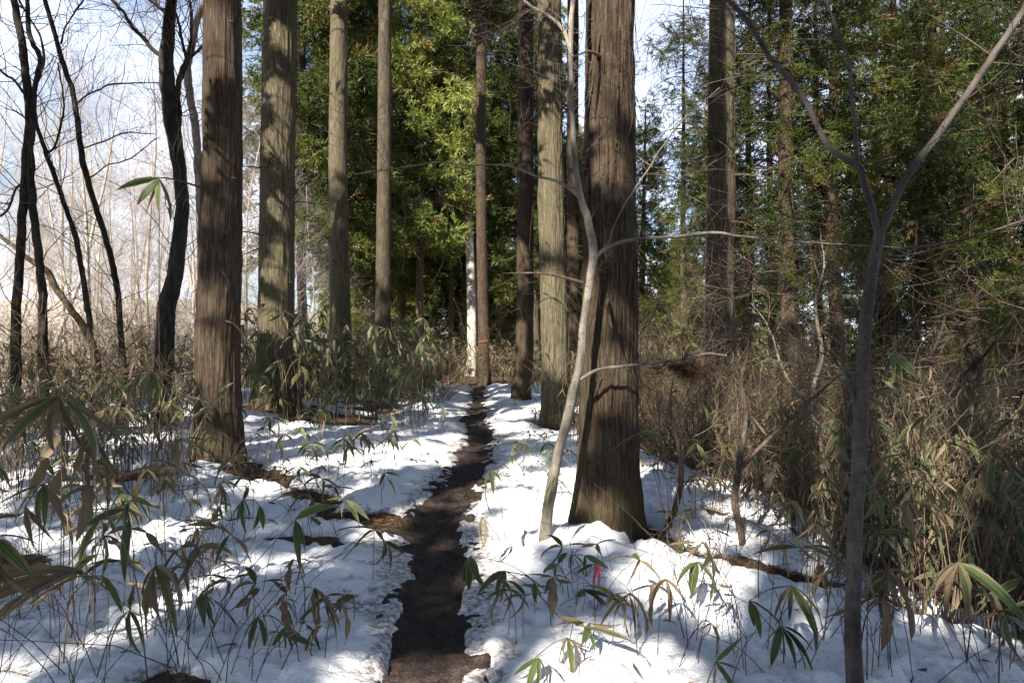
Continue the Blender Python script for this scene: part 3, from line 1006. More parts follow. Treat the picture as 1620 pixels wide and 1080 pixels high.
def bg_cedar(px, Y, tk, ck, label, group, sc=1.0, rs=1.0, hi=0.0):
    x = (px - 810) / FPX * Y
    zb = float(H(x, Y)) - 0.1
    root = empty("cedar_tree", (x, Y, zb), rng.uniform(0, 6))
    tag(root, label, "tree", group)
    t = obj("trunk", TRUNKS[tk], root); t.scale = (rs, rs, (sc * (17, 16, 12, 12, 15)[ck] + hi) / 18.0 + .02)
    cm, lm = CROWNS[ck]
    for nm, mm in (("crown", cm), ("branches", lm)):
        c = obj(nm, mm, root, (0, 0, hi)); c.scale = (sc, sc, sc); c.rotation_euler.z = rng.uniform(0, 6)
        if nm == "branches": c['kind'] = 'stuff'
    return root


G1 = "cedars of the wood beyond the path"
for a in [
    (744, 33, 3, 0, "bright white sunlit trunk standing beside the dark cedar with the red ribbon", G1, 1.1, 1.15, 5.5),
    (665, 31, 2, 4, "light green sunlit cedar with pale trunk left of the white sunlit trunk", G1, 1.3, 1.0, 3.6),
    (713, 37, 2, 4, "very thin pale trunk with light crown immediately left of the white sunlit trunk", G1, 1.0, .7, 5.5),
    (790, 38, 2, 0, "thin pale trunk standing between red ribbon cedar and dark brown cedar", G1, 1.1, .85, 4.5),
    (480, 27, 0, 1, "dense dark green cedar rising behind the two left sunlit trunks", G1, 1.3, 1.1, .8),
    (528, 31, 1, 1, "dense shady cedar crown behind and between slim sunlit and shaded grey trunks", G1, 1.4, 1.0, .8),
    (632, 38, 1, 0, "shaded cedar far behind, just right of the grey trunk in bamboo", G1, 1.2, 1.0, .0),
    (592, 37, 1, 1, "dark cedar filling the view between slim sunlit and shaded grey trunks", G1, 1.5, 1.0, .0),
    (850, 34, 1, 1, "shaded cedar far off between dark brown and pale broad trunks", G1, 1.15, 1.0, 1.0),
]:
    bg_cedar(*a)
G2 = "cedars on the right"
for a in [
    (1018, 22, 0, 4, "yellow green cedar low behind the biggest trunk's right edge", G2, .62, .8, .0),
    (1082, 20, 2, 2, "thin pale stem with sparse crown between biggest trunk and grey cedar", G2, .8, .6, 2.5),
    (1185, 17, 0, 3, "cedar with rusty lower sprays between grey cedar and slender cedar", G2, .9, .75, .6),
    (1218, 15, 1, 2, "thin brown stem immediately left of the slender bare-stemmed cedar", G2, .9, .5, .6),
    (1322, 12.5, 0, 2, "dark cedar crown hanging behind the fork of the grey sapling", G2, 1.0, .75, .8),
    (1412, 14, 0, 3, "dark stemmed cedar right behind the forked grey sapling", G2, 1.0, .7, .6),
    (1492, 16, 1, 3, "thin dark cedar standing between forked sapling and far right cedar", G2, 1.0, .6, .5),
    (1538, 13, 0, 3, "clear stemmed dark cedar near the photograph's right edge", G2, .95, .8, .5),
    (1625, 12, 0, 2, "cedar crown cut off by the photograph's right edge", G2, 1.05, .8, .3),
    (1700, 15, 0, 3, "cedar standing beyond the right edge of the view", G2, 1.05, .8, .0),
    (1290, 18, 0, 3, "dark cedar filling the gap between slender cedar and grey sapling", G2, .95, .7, 2.4),
    (1385, 19, 1, 2, "farther dark cedar directly behind the sapling's fork", G2, 1.0, .7, 2.8),
    (1475, 13.5, 0, 2, "dark cedar hanging its boughs behind the sapling's right arm", G2, 1.05, .6, 1.6),
    (1590, 17, 0, 3, "shady cedar crown between clear stemmed cedar and right edge", G2, 1.1, .7, .3),
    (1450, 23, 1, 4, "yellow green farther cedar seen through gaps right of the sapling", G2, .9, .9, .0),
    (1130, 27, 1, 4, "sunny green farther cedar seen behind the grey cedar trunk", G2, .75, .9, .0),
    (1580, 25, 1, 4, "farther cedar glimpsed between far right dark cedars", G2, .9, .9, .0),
]:
    bg_cedar(*a)
for i in range(44):
    Y = rng.uniform(40, 70)
    px = 520 + (i * 1.0 + rng.uniform(0, 1)) / 22 * 480 if i < 22 else rng.uniform(1000, 1640)
    bg_cedar(px, Y, int(rng.integers(0, 3)), int(rng.choice([1, 4, 4])), "far cedar " + between((px - 810) / FPX, 1.0), "far cedars", rng.uniform(.8, 1.2) if i < 22 else rng.uniform(.5, .7), rng.uniform(.8, 1.3), 0.0)

# peeling strips on the biggest trunk
root, P, rs = BUILT[8]
rngp = np.random.default_rng(9)
base = np.array(root.location)
for i in range(90):
    z = rngp.uniform(1.0, 4.4) if i > 12 else rngp.uniform(3.0, 4.3)
    a = rngp.uniform(-PI * 0.95, 0.05)
    cx = np.interp(z, P[:, 2], P[:, 0]); r = np.interp(z, P[:, 2], rs) + .004
    L = rngp.uniform(.12, .5); w = rngp.uniform(.006, .022); out_ = rngp.uniform(.004, .05)
    n = 6
    t = np.linspace(0, 1, n)
    rad = r + .004 + out_ * t ** 2
    tw = a + rngp.normal(0, .12) * t
    zz = z + .5 * L - t * L
    C = np.stack([cx + rad * np.cos(tw), P[0, 1] + rad * np.sin(tw), zz], 1)
    sdv = np.stack([-np.sin(tw), np.cos(tw), 0 * t], 1) * (w * (1 - .6 * t))[:, None]
    nv = np.stack([np.cos(tw), np.sin(tw), 0 * t], 1) * .003
    V = np.concatenate([C - sdv, C + nv, C + sdv]) - base
    j = np.arange(n - 1)
    Q = np.concatenate([np.stack([j, j + 1, n + j + 1, n + j], 1), np.stack([n + j, n + j + 1, 2 * n + j + 1, 2 * n + j], 1)])
    obj("bark_strip", mesh("bark_strip", V, Q, B_WARM), root)

# moss skirt lobes at the foot of the mossy pale cedar come from its flared base; a low buttress root on the right side
rootB, PB, rB = BUILT[1]
b0 = np.array(rootB.location)
mb = MB()
for (dx, dz, ang) in ((.16, .75, -.5), (.28, .5, -.35), (-.1, .4, -2.4)):
    pts = [np.array([dx, -.24, dz]), np.array([dx + .12 * math.cos(ang) + .05, -.33, dz * .55]), np.array([dx + .38 * math.cos(ang), -.34 + .3 * math.sin(ang), -.12])]
    mb.add(*tube(*smooth_line(pts, [.10, .14, .11], 10), 12, ridge_fn(3, .01)))
obj("buttress_root", mb.mesh("buttress_root", B_MOSS), rootB)

# red ribbon tied round the cedar at the end of the path
x, Y = (766 - 810) / FPX * 25.5, 25.5
z = CAMZ + 0.02
rr = .23
a = np.linspace(0, 2 * PI, 25)
V = np.concatenate([np.stack([x + rr * np.cos(a), Y + rr * np.sin(a), z + .05 * np.cos(a) + 0 * a + dz], 1) for dz in (-.011, .011)])
j = np.arange(24)
mbR = MB(); mbR.add(V, np.stack([j, j + 1, 25 + j + 1, 25 + j], 1))
for sx in (-.03, .05):
    mbR.add(np.array([[x + .1, Y - rr - .01, z], [x + .12, Y - rr - .01, z], [x + .12 + sx, Y - rr - .03, z - .15], [x + .10 + sx, Y - rr - .03, z - .14]]), [[0, 1, 2, 3]])
o = obj("ribbon", mbR.mesh("ribbon", M_RIBBON))
tag(o, "thin red ribbon tied round the dark cedar where the path ends", "ribbon", "marker ribbons")

# ------------------------------------------------------------------ bare broadleaf trees and twigs
def grow(rng, p, d, L, r, depth, out, spread=0.7, up=0.15, wander=0.16, kids=(3, 5), shrink=0.62):
    n = 7 if depth > 1 else 5
    pts = [p]; dd = norm(d)
    for i in range(n - 1):
        dd = norm(dd + rng.normal(0, wander, 3) + np.array([0, 0, up * 0.3]))
        pts.append(pts[-1] + dd * L / (n - 1))
    pts = np.array(pts)
    out.append((pts, np.linspace(r, max(r * 0.35, 0.0012), n), depth))
    if depth <= 0:
        return
    for k in range(rng.integers(kids[0], kids[1] + 1)):
        t = rng.uniform(0.25, 1.0)
        i = min(int(t * (n - 1)), n - 2)
        q = pts[i] + (pts[i + 1] - pts[i]) * (t * (n - 1) - i)
        ax = norm(rng.normal(size=3))
        sd = norm(np.cross(pts[i + 1] - pts[i], ax))
        nd = norm(norm(pts[i + 1] - pts[i]) * (1 - spread * 0.5) + sd * spread + np.array([0, 0, up]))
        grow(rng, q, nd, L * shrink * rng.uniform(.7, 1.2), max(r * 0.5 * (1 - 0.5 * t), 0.0012), depth - 1, out, spread, up, wander, kids, shrink)


def twigs_mb(out, segs=(3, 4, 5, 6)):
    mb = MB()
    for P, R, dep in out:
        mb.add(*tube(P, R, segs[min(dep, 3)]))
    return mb


def pix_line(pts, Y, jig=0.0, rng=None):
    A = np.array([W(a, b, Y if len(c) == 0 else c[0]) for a, b, *c in pts])
    return A


def line_tree(name, label, cat, group, Y, stems, mat, twig_mat, seed, twigs=30, tl=(0.5, 1.3), seg=14, branch_from=(0.15, 1.0), amp=0.004, up=0.2, extra_top=True, depth=2, tr=0.008, slim=0.8):
    """stems: list of (part name, [(px, py[, Y])...], [pixel widths]) ; first stem's first point is the base"""
    base = W(stems[0][1][0][0], stems[0][1][0][1], stems[0][1][0][2] if len(stems[0][1][0]) > 2 else Y)
    rng = np.random.default_rng(seed)
    gz = float(H(base[0], base[1])) - 0.06
    root = empty(name, (base[0], base[1], gz))
    tag(root, label, cat, group)
    org = np.array([base[0], base[1], gz])
    tw = []
    for si, (pn, pts, wd) in enumerate(stems):
        P = pix_line(pts, Y)
        if si == 0:
            if P[0, 2] > gz:
                P = np.vstack([[P[0, 0], P[0, 1], gz], P]); wd = [wd[0] * 1.15] + list(wd)
            else:
                P[0, 2] = gz
        yv = P[:, 1]
        R = np.array(wd) * slim / 2 / FPX * yv
        n = max(16, int(len(P) * 12))
        C, RR = smooth_line(P, R, n)
        bump_amp = amp
        Lc = np.concatenate([[0], np.cumsum(np.linalg.norm(np.diff(C, axis=0), axis=1))])
        ka = .003 * float(yv.mean()) * (1 if si else .6) * np.minimum(1, Lc * 6)
        C = C + np.stack([ka * fbm(Lc * 4.5, 0 * Lc + seed + si, 81, 3), .5 * ka * fbm(Lc * 4.5, 0 * Lc + seed + si + 9, 82, 3), ka * .6 * fbm(Lc * 4.5, 0 * Lc + seed + si + 4, 83, 3)], 1)
        V, Q = tube(C, RR, seg if si == 0 else max(6, seg - 4), lambda a, L, rr: rr * 0.16 * fbm(np.cos(a) * 1.6 + L * 2.0, np.sin(a) * 1.6 + L * 3.1, seed, 2) + bump_amp * fbm(np.cos(a) * 4 + 5, np.sin(a) * 4 + L * 1.2, seed + 3, 2))
        obj(pn, mesh(pn, V - org, Q, mat), root)
        for k in range(int(twigs * (1 if si == 0 else 0.6))):
            t = rng.uniform(*branch_from)
            i = min(int(t * (n - 1)), n - 2)
            T = norm(C[i + 1] - C[i])
            sd = norm(np.cross(T, rng.normal(size=3)))
            grow(rng, C[i] + sd * RR[i] * .5, norm(sd + T * 0.5 + np.array([0, 0, up])), rng.uniform(*tl), min(RR[i] * .45, tr), depth, tw, 0.75, up * .6, 0.16, (2, 4))
    if tw:
        o = obj("twigs", twigs_mb(tw).mesh("twigs", twig_mat, off=org), root)
        o['kind'] = 'stuff'
    return root


GL = "bare trees at the wood's left edge"
line_tree("bare_tree", "dark twin-stemmed bare tree at the photograph's left edge", "tree", GL, 10.5,
          [("trunk", [(24, 600), (25, 500), (31, 430), (37, 320), (41, 260), (47, 200), (43, 140), (37, 80), (29, 40), (22, 0), (14, -60), (8, -140)], [19, 17, 16, 15, 15, 16, 15, 14, 13, 12, 10, 7]),
           ("trunk", [(74, 690), (70, 592), (68, 480), (60, 400), (52, 320), (50, 250), (53, 160), (60, 120), (61, 85), (52, 70), (45, 40), (42, 0), (38, -80)], [24, 20, 16, 15, 14, 13, 10, 9, 9, 9, 9, 8, 6]),
           ("limb", [(40, 150), (22, 128), (0, 110), (-30, 85)], [5, 4, 4, 3]), ("limb", [(43, 285), (25, 300), (10, 335), (-20, 350)], [5, 4, 4, 3])],
          B_DARK, B_TWIG, 501, 26, (.6, 1.6))
line_tree("bare_tree", "slender dark bare tree leaning left, between twin-stemmed tree and black tree", "tree", GL, 11.5,
          [("trunk", [(196, 600), (190, 500), (182, 440), (165, 370), (141, 290), (127, 230), (118, 160), (103, 110), (85, 50), (72, 0), (55, -80)], [12, 11, 11, 11, 11, 11, 10, 10, 9, 8, 6]),
           ("limb", [(119, 165), (150, 145), (185, 133), (225, 131), (256, 131)], [4, 3, 3, 2, 2]), ("limb", [(130, 235), (160, 225), (200, 210), (245, 212)], [3, 3, 2, 1.6]),
           ("limb", [(137, 285), (170, 262), (205, 250), (250, 218)], [3, 2.5, 2, 1.6]), ("limb", [(96, 70), (108, 35), (125, 10), (145, -25)], [4, 3, 3, 2])],
          B_DARK, B_TWIG, 502, 26, (.6, 1.5))
line_tree("bare_tree", "thin dark bare stem leaning out from the twin-stemmed tree", "tree", GL, 10.9,
          [("trunk", [(150, 610), (143, 520), (131, 440), (121, 380), (101, 320), (80, 260), (65, 220), (56, 180), (58, 140), (70, 90), (60, 50), (35, 10), (15, -40)], [12, 10, 10, 10, 9, 9, 8, 7, 5, 5, 4, 4, 3]),
           ("limb", [(62, 215), (78, 240), (95, 210), (100, 150), (90, 100)], [4, 4, 4, 3, 3])],
          B_DARK, B_TWIG, 503, 22, (.5, 1.3))
line_tree("dead_tree", "mossy dead trunk leaning across behind the thin dark stems", "tree", GL, 12.3,
          [("trunk", [(160, 606), (142, 535), (112, 490), (90, 458), (76, 430), (45, 408), (15, 385), (-30, 350)], [16, 14, 13, 13, 12, 9, 8, 7])],
          B_MOSS, B_TWIG, 504, 5, (.3, .7))
line_tree("bare_tree", "thick black-barked bare tree with crooked limbs left of the shaded cedar trunk", "tree", GL, 10.8,
          [("trunk", [(258, 600), (263, 500), (279, 420), (288, 330), (280, 240), (270, 180), (263, 95), (268, 40), (271, 0), (276, -90), (270, -200)], [42, 36, 29, 25, 27, 30, 27, 22, 21, 18, 12]),
           ("limb", [(262, 92), (247, 82), (225, 60), (203, 36), (195, 18), (178, 0), (165, -30)], [9, 8, 7, 6, 6, 6, 5]),
           ("limb", [(284, 225), (283, 150), (288, 115), (298, 92), (303, 60), (301, 20), (296, -20)], [10, 10, 12, 10, 7, 6, 5]),
           ("limb", [(296, 95), (286, 55), (281, 30), (270, 0)], [6, 5, 5, 4]), ("limb", [(300, 92), (315, 80), (330, 60)], [6, 5, 4]),
           ("limb", [(262, 18), (245, 8), (228, -10)], [7, 6, 5])],
          B_DARK, B_TWIG, 505, 26, (.5, 1.4))
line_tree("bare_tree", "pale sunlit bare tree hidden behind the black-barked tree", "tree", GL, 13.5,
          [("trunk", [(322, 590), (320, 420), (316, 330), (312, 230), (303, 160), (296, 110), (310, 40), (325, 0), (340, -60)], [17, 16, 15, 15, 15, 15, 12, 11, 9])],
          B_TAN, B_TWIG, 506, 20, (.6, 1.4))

# sapling in front on the right
YS = 2.9
line_tree("sapling", "smooth grey sapling forking high into two arms, nearest tree on the right", "tree", "young trees near the path", YS,
          [("trunk", [(1352, 1110), (1350, 1000), (1352, 900), (1355, 800), (1361, 650), (1369, 520), (1379, 440), (1391, 372)], [31, 28, 26, 25, 24, 22, 20, 19]),
           ("limb", [(1391, 378), (1381, 340), (1367, 290), (1357, 262), (1312, 230), (1270, 152), (1216, 86), (1180, 32), (1150, 0), (1110, -50)], [14, 13, 12, 12, 10, 10, 9, 9, 8, 7]),
           ("limb", [(1390, 378), (1402, 348), (1440, 272), (1480, 220), (1530, 150), (1570, 90), (1620, 15), (1660, -60)], [14, 14, 13, 13, 12, 12, 11, 10]),
           ("limb", [(1358, 264), (1352, 200), (1341, 100), (1322, 40), (1308, 0), (1295, -60)], [9, 7, 6, 6, 5, 4]),
           ("limb", [(1353, 636), (1346, 615), (1338, 590), (1330, 568)], [11, 9, 8, 5]),
           ("limb", [(1384, 400), (1450, 390), (1520, 380), (1620, 350), (1690, 340)], [6, 4, 4, 3, 2])],
          B_GREY, B_TWIG, 511, 13, (.25, .7), 20, (.42, 1.0), .0012, .1, tr=0.003, slim=.86)
YM = 5.4
line_tree("young_tree", "pale leaning young tree in front of the biggest trunk with long side branches", "tree", "young trees near the path", YM,
          [("trunk", [(862, 860), (864, 835), (872, 780), (885, 710), (905, 630), (918, 560), (925, 490), (938, 410), (931, 350), (919, 312), (907, 230), (903, 100), (906, 0), (908, -80)], [28, 25, 23, 21, 20, 18, 17, 18, 15, 13, 11, 10, 10, 8]),
           ("limb", [(919, 314), (892, 291), (850, 278), (800, 262), (740, 262), (690, 257), (620, 268), (560, 276)], [8, 7, 5, 4, 3, 3, 2, 1.5]),
           ("limb", [(937, 412), (962, 391), (1000, 379), (1080, 373), (1135, 369), (1170, 374), (1250, 381), (1330, 387), (1430, 392)], [10, 8, 7, 6, 6, 5, 4, 3, 2]),
           ("limb", [(918, 600), (950, 583), (1000, 577), (1060, 572), (1110, 560), (1150, 563)], [8, 7, 6, 6, 5, 4]),
           ("limb", [(905, 90), (892, 50), (870, 28), (840, 10), (815, -12)], [8, 8, 7, 6, 5]),
           ("limb", [(960, 392), (985, 330), (1030, 260), (1080, 190), (1140, 140)], [4, 3, 3, 2, 2])],
          B_ASH, B_TWIG, 512, 22, (.3, .9), 20, (.3, 1.0), .003, .1, tr=0.003, slim=.74)

line_tree("bare_shrub", "crooked brown shrub stem with a long slanting limb right of the biggest trunk", "shrub", "bare shrubs", 5.5,
          [("trunk", [(1180, 905), (1172, 850), (1163, 790), (1168, 742), (1181, 660), (1172, 600), (1186, 540), (1180, 480)], [14, 12, 11, 10, 8, 6, 4, 1]),
           ("limb", [(1168, 744), (1218, 692), (1270, 645), (1335, 592), (1400, 560)], [7, 6, 5, 4, 3])], B_TWIG, B_TWIG, 521, 14, (.25, .7), 10, tr=.004, slim=1.0)
line_tree("bare_shrub", "small crooked shrub stem rising beside the biggest trunk's right foot", "shrub", "bare shrubs", 5.7,
          [("trunk", [(1038, 862), (1062, 822), (1078, 760), (1073, 700), (1060, 640), (1066, 590)], [11, 9, 8, 6, 4, 1])], B_TWIG, B_TWIG, 522, 10, (.2, .6), 10, tr=.003, slim=1.0)
line_tree("bare_shrub", "thin pale crooked shrub in the thicket left of the grey sapling", "shrub", "bare shrubs", 7.2,
          [("trunk", [(1292, 800), (1301, 720), (1281, 640), (1300, 560), (1290, 480), (1304, 420), (1296, 360)], [9, 8, 7, 6, 4, 2, .6]),
           ("limb", [(1284, 645), (1240, 590), (1222, 530), (1190, 480)], [5, 4, 3, 2])], B_TAN, B_STRAW, 523, 16, (.3, .8), 10, tr=.004, slim=1.0)
line_tree("bare_shrub", "dark forked shrub in the thicket behind the grey sapling", "shrub", "bare shrubs", 6.6,
          [("trunk", [(1440, 830), (1448, 740), (1470, 660), (1462, 590), (1490, 520), (1500, 450)], [9, 8, 7, 6, 4, 1]),
           ("limb", [(1466, 670), (1520, 600), (1560, 560), (1620, 480)], [5, 5, 4, 3])], B_DARK, B_TWIG, 524, 16, (.3, .8), 10, tr=.004, slim=1.0)

# dead cedar sprig hanging on the young tree's low limb
rngd = np.random.default_rng(61)
C = np.stack([W(1100 + rngd.normal(0, 1) * 22, 577 + abs(rngd.normal(0, 1)) * 9, 5.38 + rngd.normal(0, .05)) for _ in range(90)])
D = rngd.normal(0, .6, (90, 3)) + np.array([-.6, 0, -.35])
V, T, R = foliage(rngd, C, D, np.zeros(90, int), TM_FINE, .22, .42, 0.0)
o = obj("dead_sprig", mesh("dead_sprig", V - C[0], T, M_NEEDLE_D, smooth=False, rnd=R), None, C[0])
tag(o, "dark dead cedar sprig caught on low limb right of the biggest trunk", "dead sprig")

# bare pale trees in the sunlit wood on the left (4 shapes, copied)
BARE_V = []
for k in range(5):
    rngb = np.random.default_rng(600 + k)
    out = []
    hgt = rngb.uniform(9, 13)
    n = 9
    pts = [np.zeros(3)]; dd = norm(np.array([rngb.normal(0, .08), rngb.normal(0, .08), 1]))
    for i in range(n - 1):
        dd = norm(dd + rngb.normal(0, .07, 3) + np.array([0, 0, .08])); pts.append(pts[-1] + dd * hgt / (n - 1))
    pts = np.array(pts); rr = np.linspace(.075, .012, n)
    Ct, Rt = smooth_line(pts, rr, 30)
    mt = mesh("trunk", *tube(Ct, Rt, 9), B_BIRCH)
    tw = []
    for j in range(24):
        t = rngb.uniform(.15, 1); i = min(int(t * 29), 28)
        a = rngb.uniform(0, 2 * PI)
        d = np.array([math.cos(a), math.sin(a), rngb.uniform(.4, 1.3)])
        grow(rngb, Ct[i], d, rngb.uniform(1.2, 3.0) * (1.15 - .6 * t), Rt[i] * .30, 3, tw, .75, .22, .16, (4, 5), .62)
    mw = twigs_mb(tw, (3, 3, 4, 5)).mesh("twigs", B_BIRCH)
    BARE_V.append((mt, mw))
rngb = np.random.default_rng(650)
for i in range(50):
    Y = rngb.uniform(15, 46)
    px = rngb.uniform(-60, 430) if i < 42 else rngb.uniform(400, 520)
    if i >= 42: Y = max(Y, 25)
    x = (px - 810) / FPX * Y
    root = empty("bare_tree", (x, Y, float(H(x, Y)) - .05), rngb.uniform(0, 6))
    s = rngb.uniform(.6, 1.15)
    root.scale = (s, s, s)
    tag(root, ("tall" if s > .9 else "low") + " pale bare tree " + between(x, Y), "tree", "pale bare trees on the sunlit left slope")
    mt, mw = BARE_V[i % 5]
    obj("trunk", mt, root); obj("twigs", mw, root)['kind'] = 'stuff'

# low bare shrubs
SHRUB_V = []
for k in range(5):
    rngb = np.random.default_rng(700 + k)
    tw = []
    for j in range(9):
        a = rngb.uniform(0, 2 * PI)
        grow(rngb, np.array([math.cos(a) * .12, math.sin(a) * .12, 0]), np.array([math.cos(a) * .7, math.sin(a) * .7, 1.1]), rngb.uniform(.8, 1.7), .008, 2, tw, .75, .1, .2, (3, 5), .6)
    SHRUB_V.append([twigs_mb(tw).mesh("stems", m) for m in (B_TWIG, B_STRAW, B_BIRCH)])
SH = []
for i in range(34):
    SH.append((rngb.uniform(1030, 1620), rngb.uniform(6.5, 14), 0, "twiggy bare shrub tangled in the right-hand thicket", "bare shrubs"))
for i in range(20):
    SH.append((rngb.uniform(0, 300), rngb.uniform(9.5, 16), 0, "twiggy bare shrub below the dark left trees", "bare shrubs"))
for i in range(30):
    SH.append((rngb.uniform(385, 700), rngb.uniform(15, 27), i % 2, "twiggy bare shrub between the left cedar trunks", "bare shrubs"))
for i in range(16):
    SH.append((rngb.uniform(780, 1060), rngb.uniform(20, 32), 1, "sunlit bare shrub beyond the end of the path", "bare shrubs"))
for i in range(40):
    SH.append((rngb.uniform(-60, 420), rngb.uniform(14, 30), 2, "", "bare shrubs"))
for i in range(24):
    SH.append((rngb.uniform(990, 1330), rngb.uniform(8.5, 17), 1, "", "bare shrubs"))
for (px, Y, mk, lab, grp) in SH:
    x = (px - 810) / FPX * Y
    s = rngb.uniform(.8, 1.35) * (1.5 if mk == 2 else 1)
    o = obj("bare_shrub", SHRUB_V[int(rngb.integers(0, 5))][mk if mk else int(rngb.integers(0, 2))], None, (x, Y, float(H(x, Y)) - .02))
    o.rotation_euler.z = rngb.uniform(0, 6); o.scale = (s, s, s)
    tag(o, ("pale " if mk == 2 else "big " if s > 1.1 else "small ") + "bare shrub " + between(x, Y), "shrub", grp)
# ------------------------------------------------------------------ dwarf bamboo
def leaf_geo(L, Wd, droop, fold, curl, nseg=6, wave=0.0, seed=0, across=5):
    t = np.linspace(0, 1, nseg + 1)
    w = Wd * 0.5 * np.sin(PI * np.clip(t, 0, 1) ** 0.72) ** 0.85 * (1 - 0.12 * t)
    w = w * (1 + wave * 0.8 * np.sin(t * 23 + seed * 1.7))
    w[0] = Wd * 0.06; w[-1] = 0.0004
    ang = droop * t                                     # bends down along its length
    ds = L / nseg
    x = np.concatenate([[0], np.cumsum(np.cos(ang[:-1]) * ds)]); z = -np.concatenate([[0], np.cumsum(np.sin(ang[:-1]) * ds)])
    u = np.linspace(-1, 1, across)
    tw = curl * t
    yy = w[:, None] * u[None, :]
    zz = np.abs(yy) * fold + wave * np.sin(t * 9 + seed)[:, None] * u[None, :] * Wd * .5
    roll = np.abs(curl) * 1.2
    yy2 = yy * (1 - 0.35 * min(roll, 1.5) * np.abs(u)[None, :])
    y3 = yy2 * np.cos(tw)[:, None] - zz * np.sin(tw)[:, None]; z3 = yy2 * np.sin(tw)[:, None] + zz * np.cos(tw)[:, None]
    nx = np.sin(ang)[:, None] * z3; nz = np.cos(ang)[:, None] * z3
    V = np.stack([x[:, None] + nx, y3, z[:, None] + nz], -1).reshape(-1, 3)
    uv = np.stack([np.broadcast_to(u[None, :], yy.shape), np.broadcast_to(t[:, None], yy.shape)], -1).reshape(-1, 2)
    return V, grid_faces(nseg + 1, across), uv


# leaf templates, for single leaves (as objects) and for joined ones
rngl = np.random.default_rng(800)
LEAF_ME = {0: [], 1: [], 2: []}
for kind in (0, 1, 2):
    for k in range(5):
        if kind == 2:
            g = leaf_geo(1.0, rngl.uniform(.13, .20), rngl.uniform(.3, 1.1), rngl.uniform(.4, .9), rngl.normal(0, .9), 6, .3, k)
        else:
            g = leaf_geo(1.0, rngl.uniform(.18, .23), rngl.uniform(.25, .9), rngl.uniform(.12, .35), rngl.normal(0, .25), 6, .08, k)
        LEAF_ME[kind].append(mesh("leaf", g[0], g[1], LEAFM[kind], uv=g[2], rnd=np.zeros(len(g[0]))))
LOW = {0: [leaf_geo(1.0, .19, .9, .25, .2, 3, .05, k, 3) for k in range(3)], 1: [leaf_geo(1.0, .19, 1.1, .3, .4, 3, .1, k, 3) for k in range(3)],
       2: [leaf_geo(1.0, .125, 1.0, .6, c, 3, .3, k, 3) for k, c in enumerate((.9, -1.0, .4))]}
MIDL = {0: [leaf_geo(1.0, .2, .8, .25, .2, 4, .05, k, 3) for k in range(3)], 1: [leaf_geo(1.0, .2, 1.0, .3, .4, 4, .1, k, 3) for k in range(3)],
        2: [leaf_geo(1.0, .135, .9, .6, c, 4, .3, k, 3) for k, c in enumerate((.9, -1.0, .4))]}


def frame(d, roll=0.0):
    X = norm(d)
    up = np.array([0, 0, 1.0]) if abs(X[2]) < 0.93 else np.array([0.3, -0.9, 0.2])
    Yv = norm(np.cross(up, X)); Z = np.cross(X, Yv)
    c, s = math.cos(roll), math.sin(roll)
    return np.stack([X, Yv * c + Z * s, Z * c - Yv * s], 1)


M_CULM = B_STRAW
M_CULMG = bark("culm_green", (0.06, 0.06, 0.025), (0.12, 0.115, 0.05), (0.2, 0.17, 0.085), None, 0, 4, 20, 0.2)
M_CULMD = bark("culm_dark", (0.035, 0.026, 0.02), (0.085, 0.06, 0.042), (0.15, 0.11, 0.075), None, 0, 4, 20, 0.2)


def leaf_obj(root, hub, d, L, kind, rng, roll=0.0, wide=1.0):
    o = obj("leaf", LEAF_ME[kind][int(rng.integers(0, 5))], root)
    Rm = Matrix(frame(d, roll).tolist()).to_4x4()
    o.matrix_local = Matrix.Translation(Vector((hub - np.array(root.location)).tolist())) @ Rm @ Matrix.Diagonal((L, L * wide, L, 1))
    return o


NPL = 0


def hand_plant(label, hubs, base_px, Y, culm_mat=M_CULMD, r=0.0028, group=None):
    """hubs: list of (px, py, dY, [(screen angle deg, toward viewer deg, length m, kind)...]); stem from the snow at base_px to the last hub, through the others"""
    global NPL
    NPL += 1
    rng = np.random.default_rng(8000 + NPL)
    # base on the snow below/beside the hub
    bx = (base_px[0] - 810) / FPX
    Yb = Y
    for _ in range(25):
        Yb = Yb * .5 + .5 * max(2.2, (CAMZ - float(top(bx * Yb, Yb))) * FPX / max(base_px[1] - 540., 30))
    Yb = min(max(Yb, Y - 1.2), Y + 1.2)
    bp = np.array([bx * Yb, Yb, float(top(bx * Yb, Yb)) - .03])
    root = empty("bamboo_plant", bp)
    tag(root, label, "dwarf bamboo", group or "dwarf bamboo close to the viewer")
    prev = None
    for (px, py, dY, leaves) in hubs:
        hub = W(px, py, Y + dY)
        zmin = float(top(hub[0], hub[1])) + .05
        if hub[2] < zmin: hub[2] = zmin
        st = bp if prev is None else prev
        mid = (st + hub) / 2 + np.array([0, 0, .10 * np.linalg.norm(hub - st)]) + rng.normal(0, .015, 3)
        C, R = smooth_line([st, mid, hub], [r * 1.2, r, r * .6], 9)
        obj("culm", mesh("culm", tube(C, R, 5)[0] - bp, tube(C, R, 5)[1], culm_mat), root)
        for (sa, tv, L, kind) in leaves:
            a = math.radians(sa); b = math.radians(tv)
            d = np.array([math.cos(a) * math.cos(b), -math.sin(b), math.sin(a) * math.cos(b)])
            d = norm(d + rng.normal(0, .10, 3)); L = L * rng.uniform(.95, 1.3)
            # keep the tip out of the snow
            tip = hub + d * L
            g = float(top(tip[0], tip[1])) + .015
            if tip[2] < g:
                d = norm(np.array([d[0] * 1.3, d[1] * 1.3 - .05, (g - hub[2]) / L]))
            leaf_obj(root, hub, d, L, kind, rng, rng.normal(0, .6), rng.uniform(.8, 1.4) if kind < 2 else rng.uniform(.4, 1.0))
        prev = hub
    return root


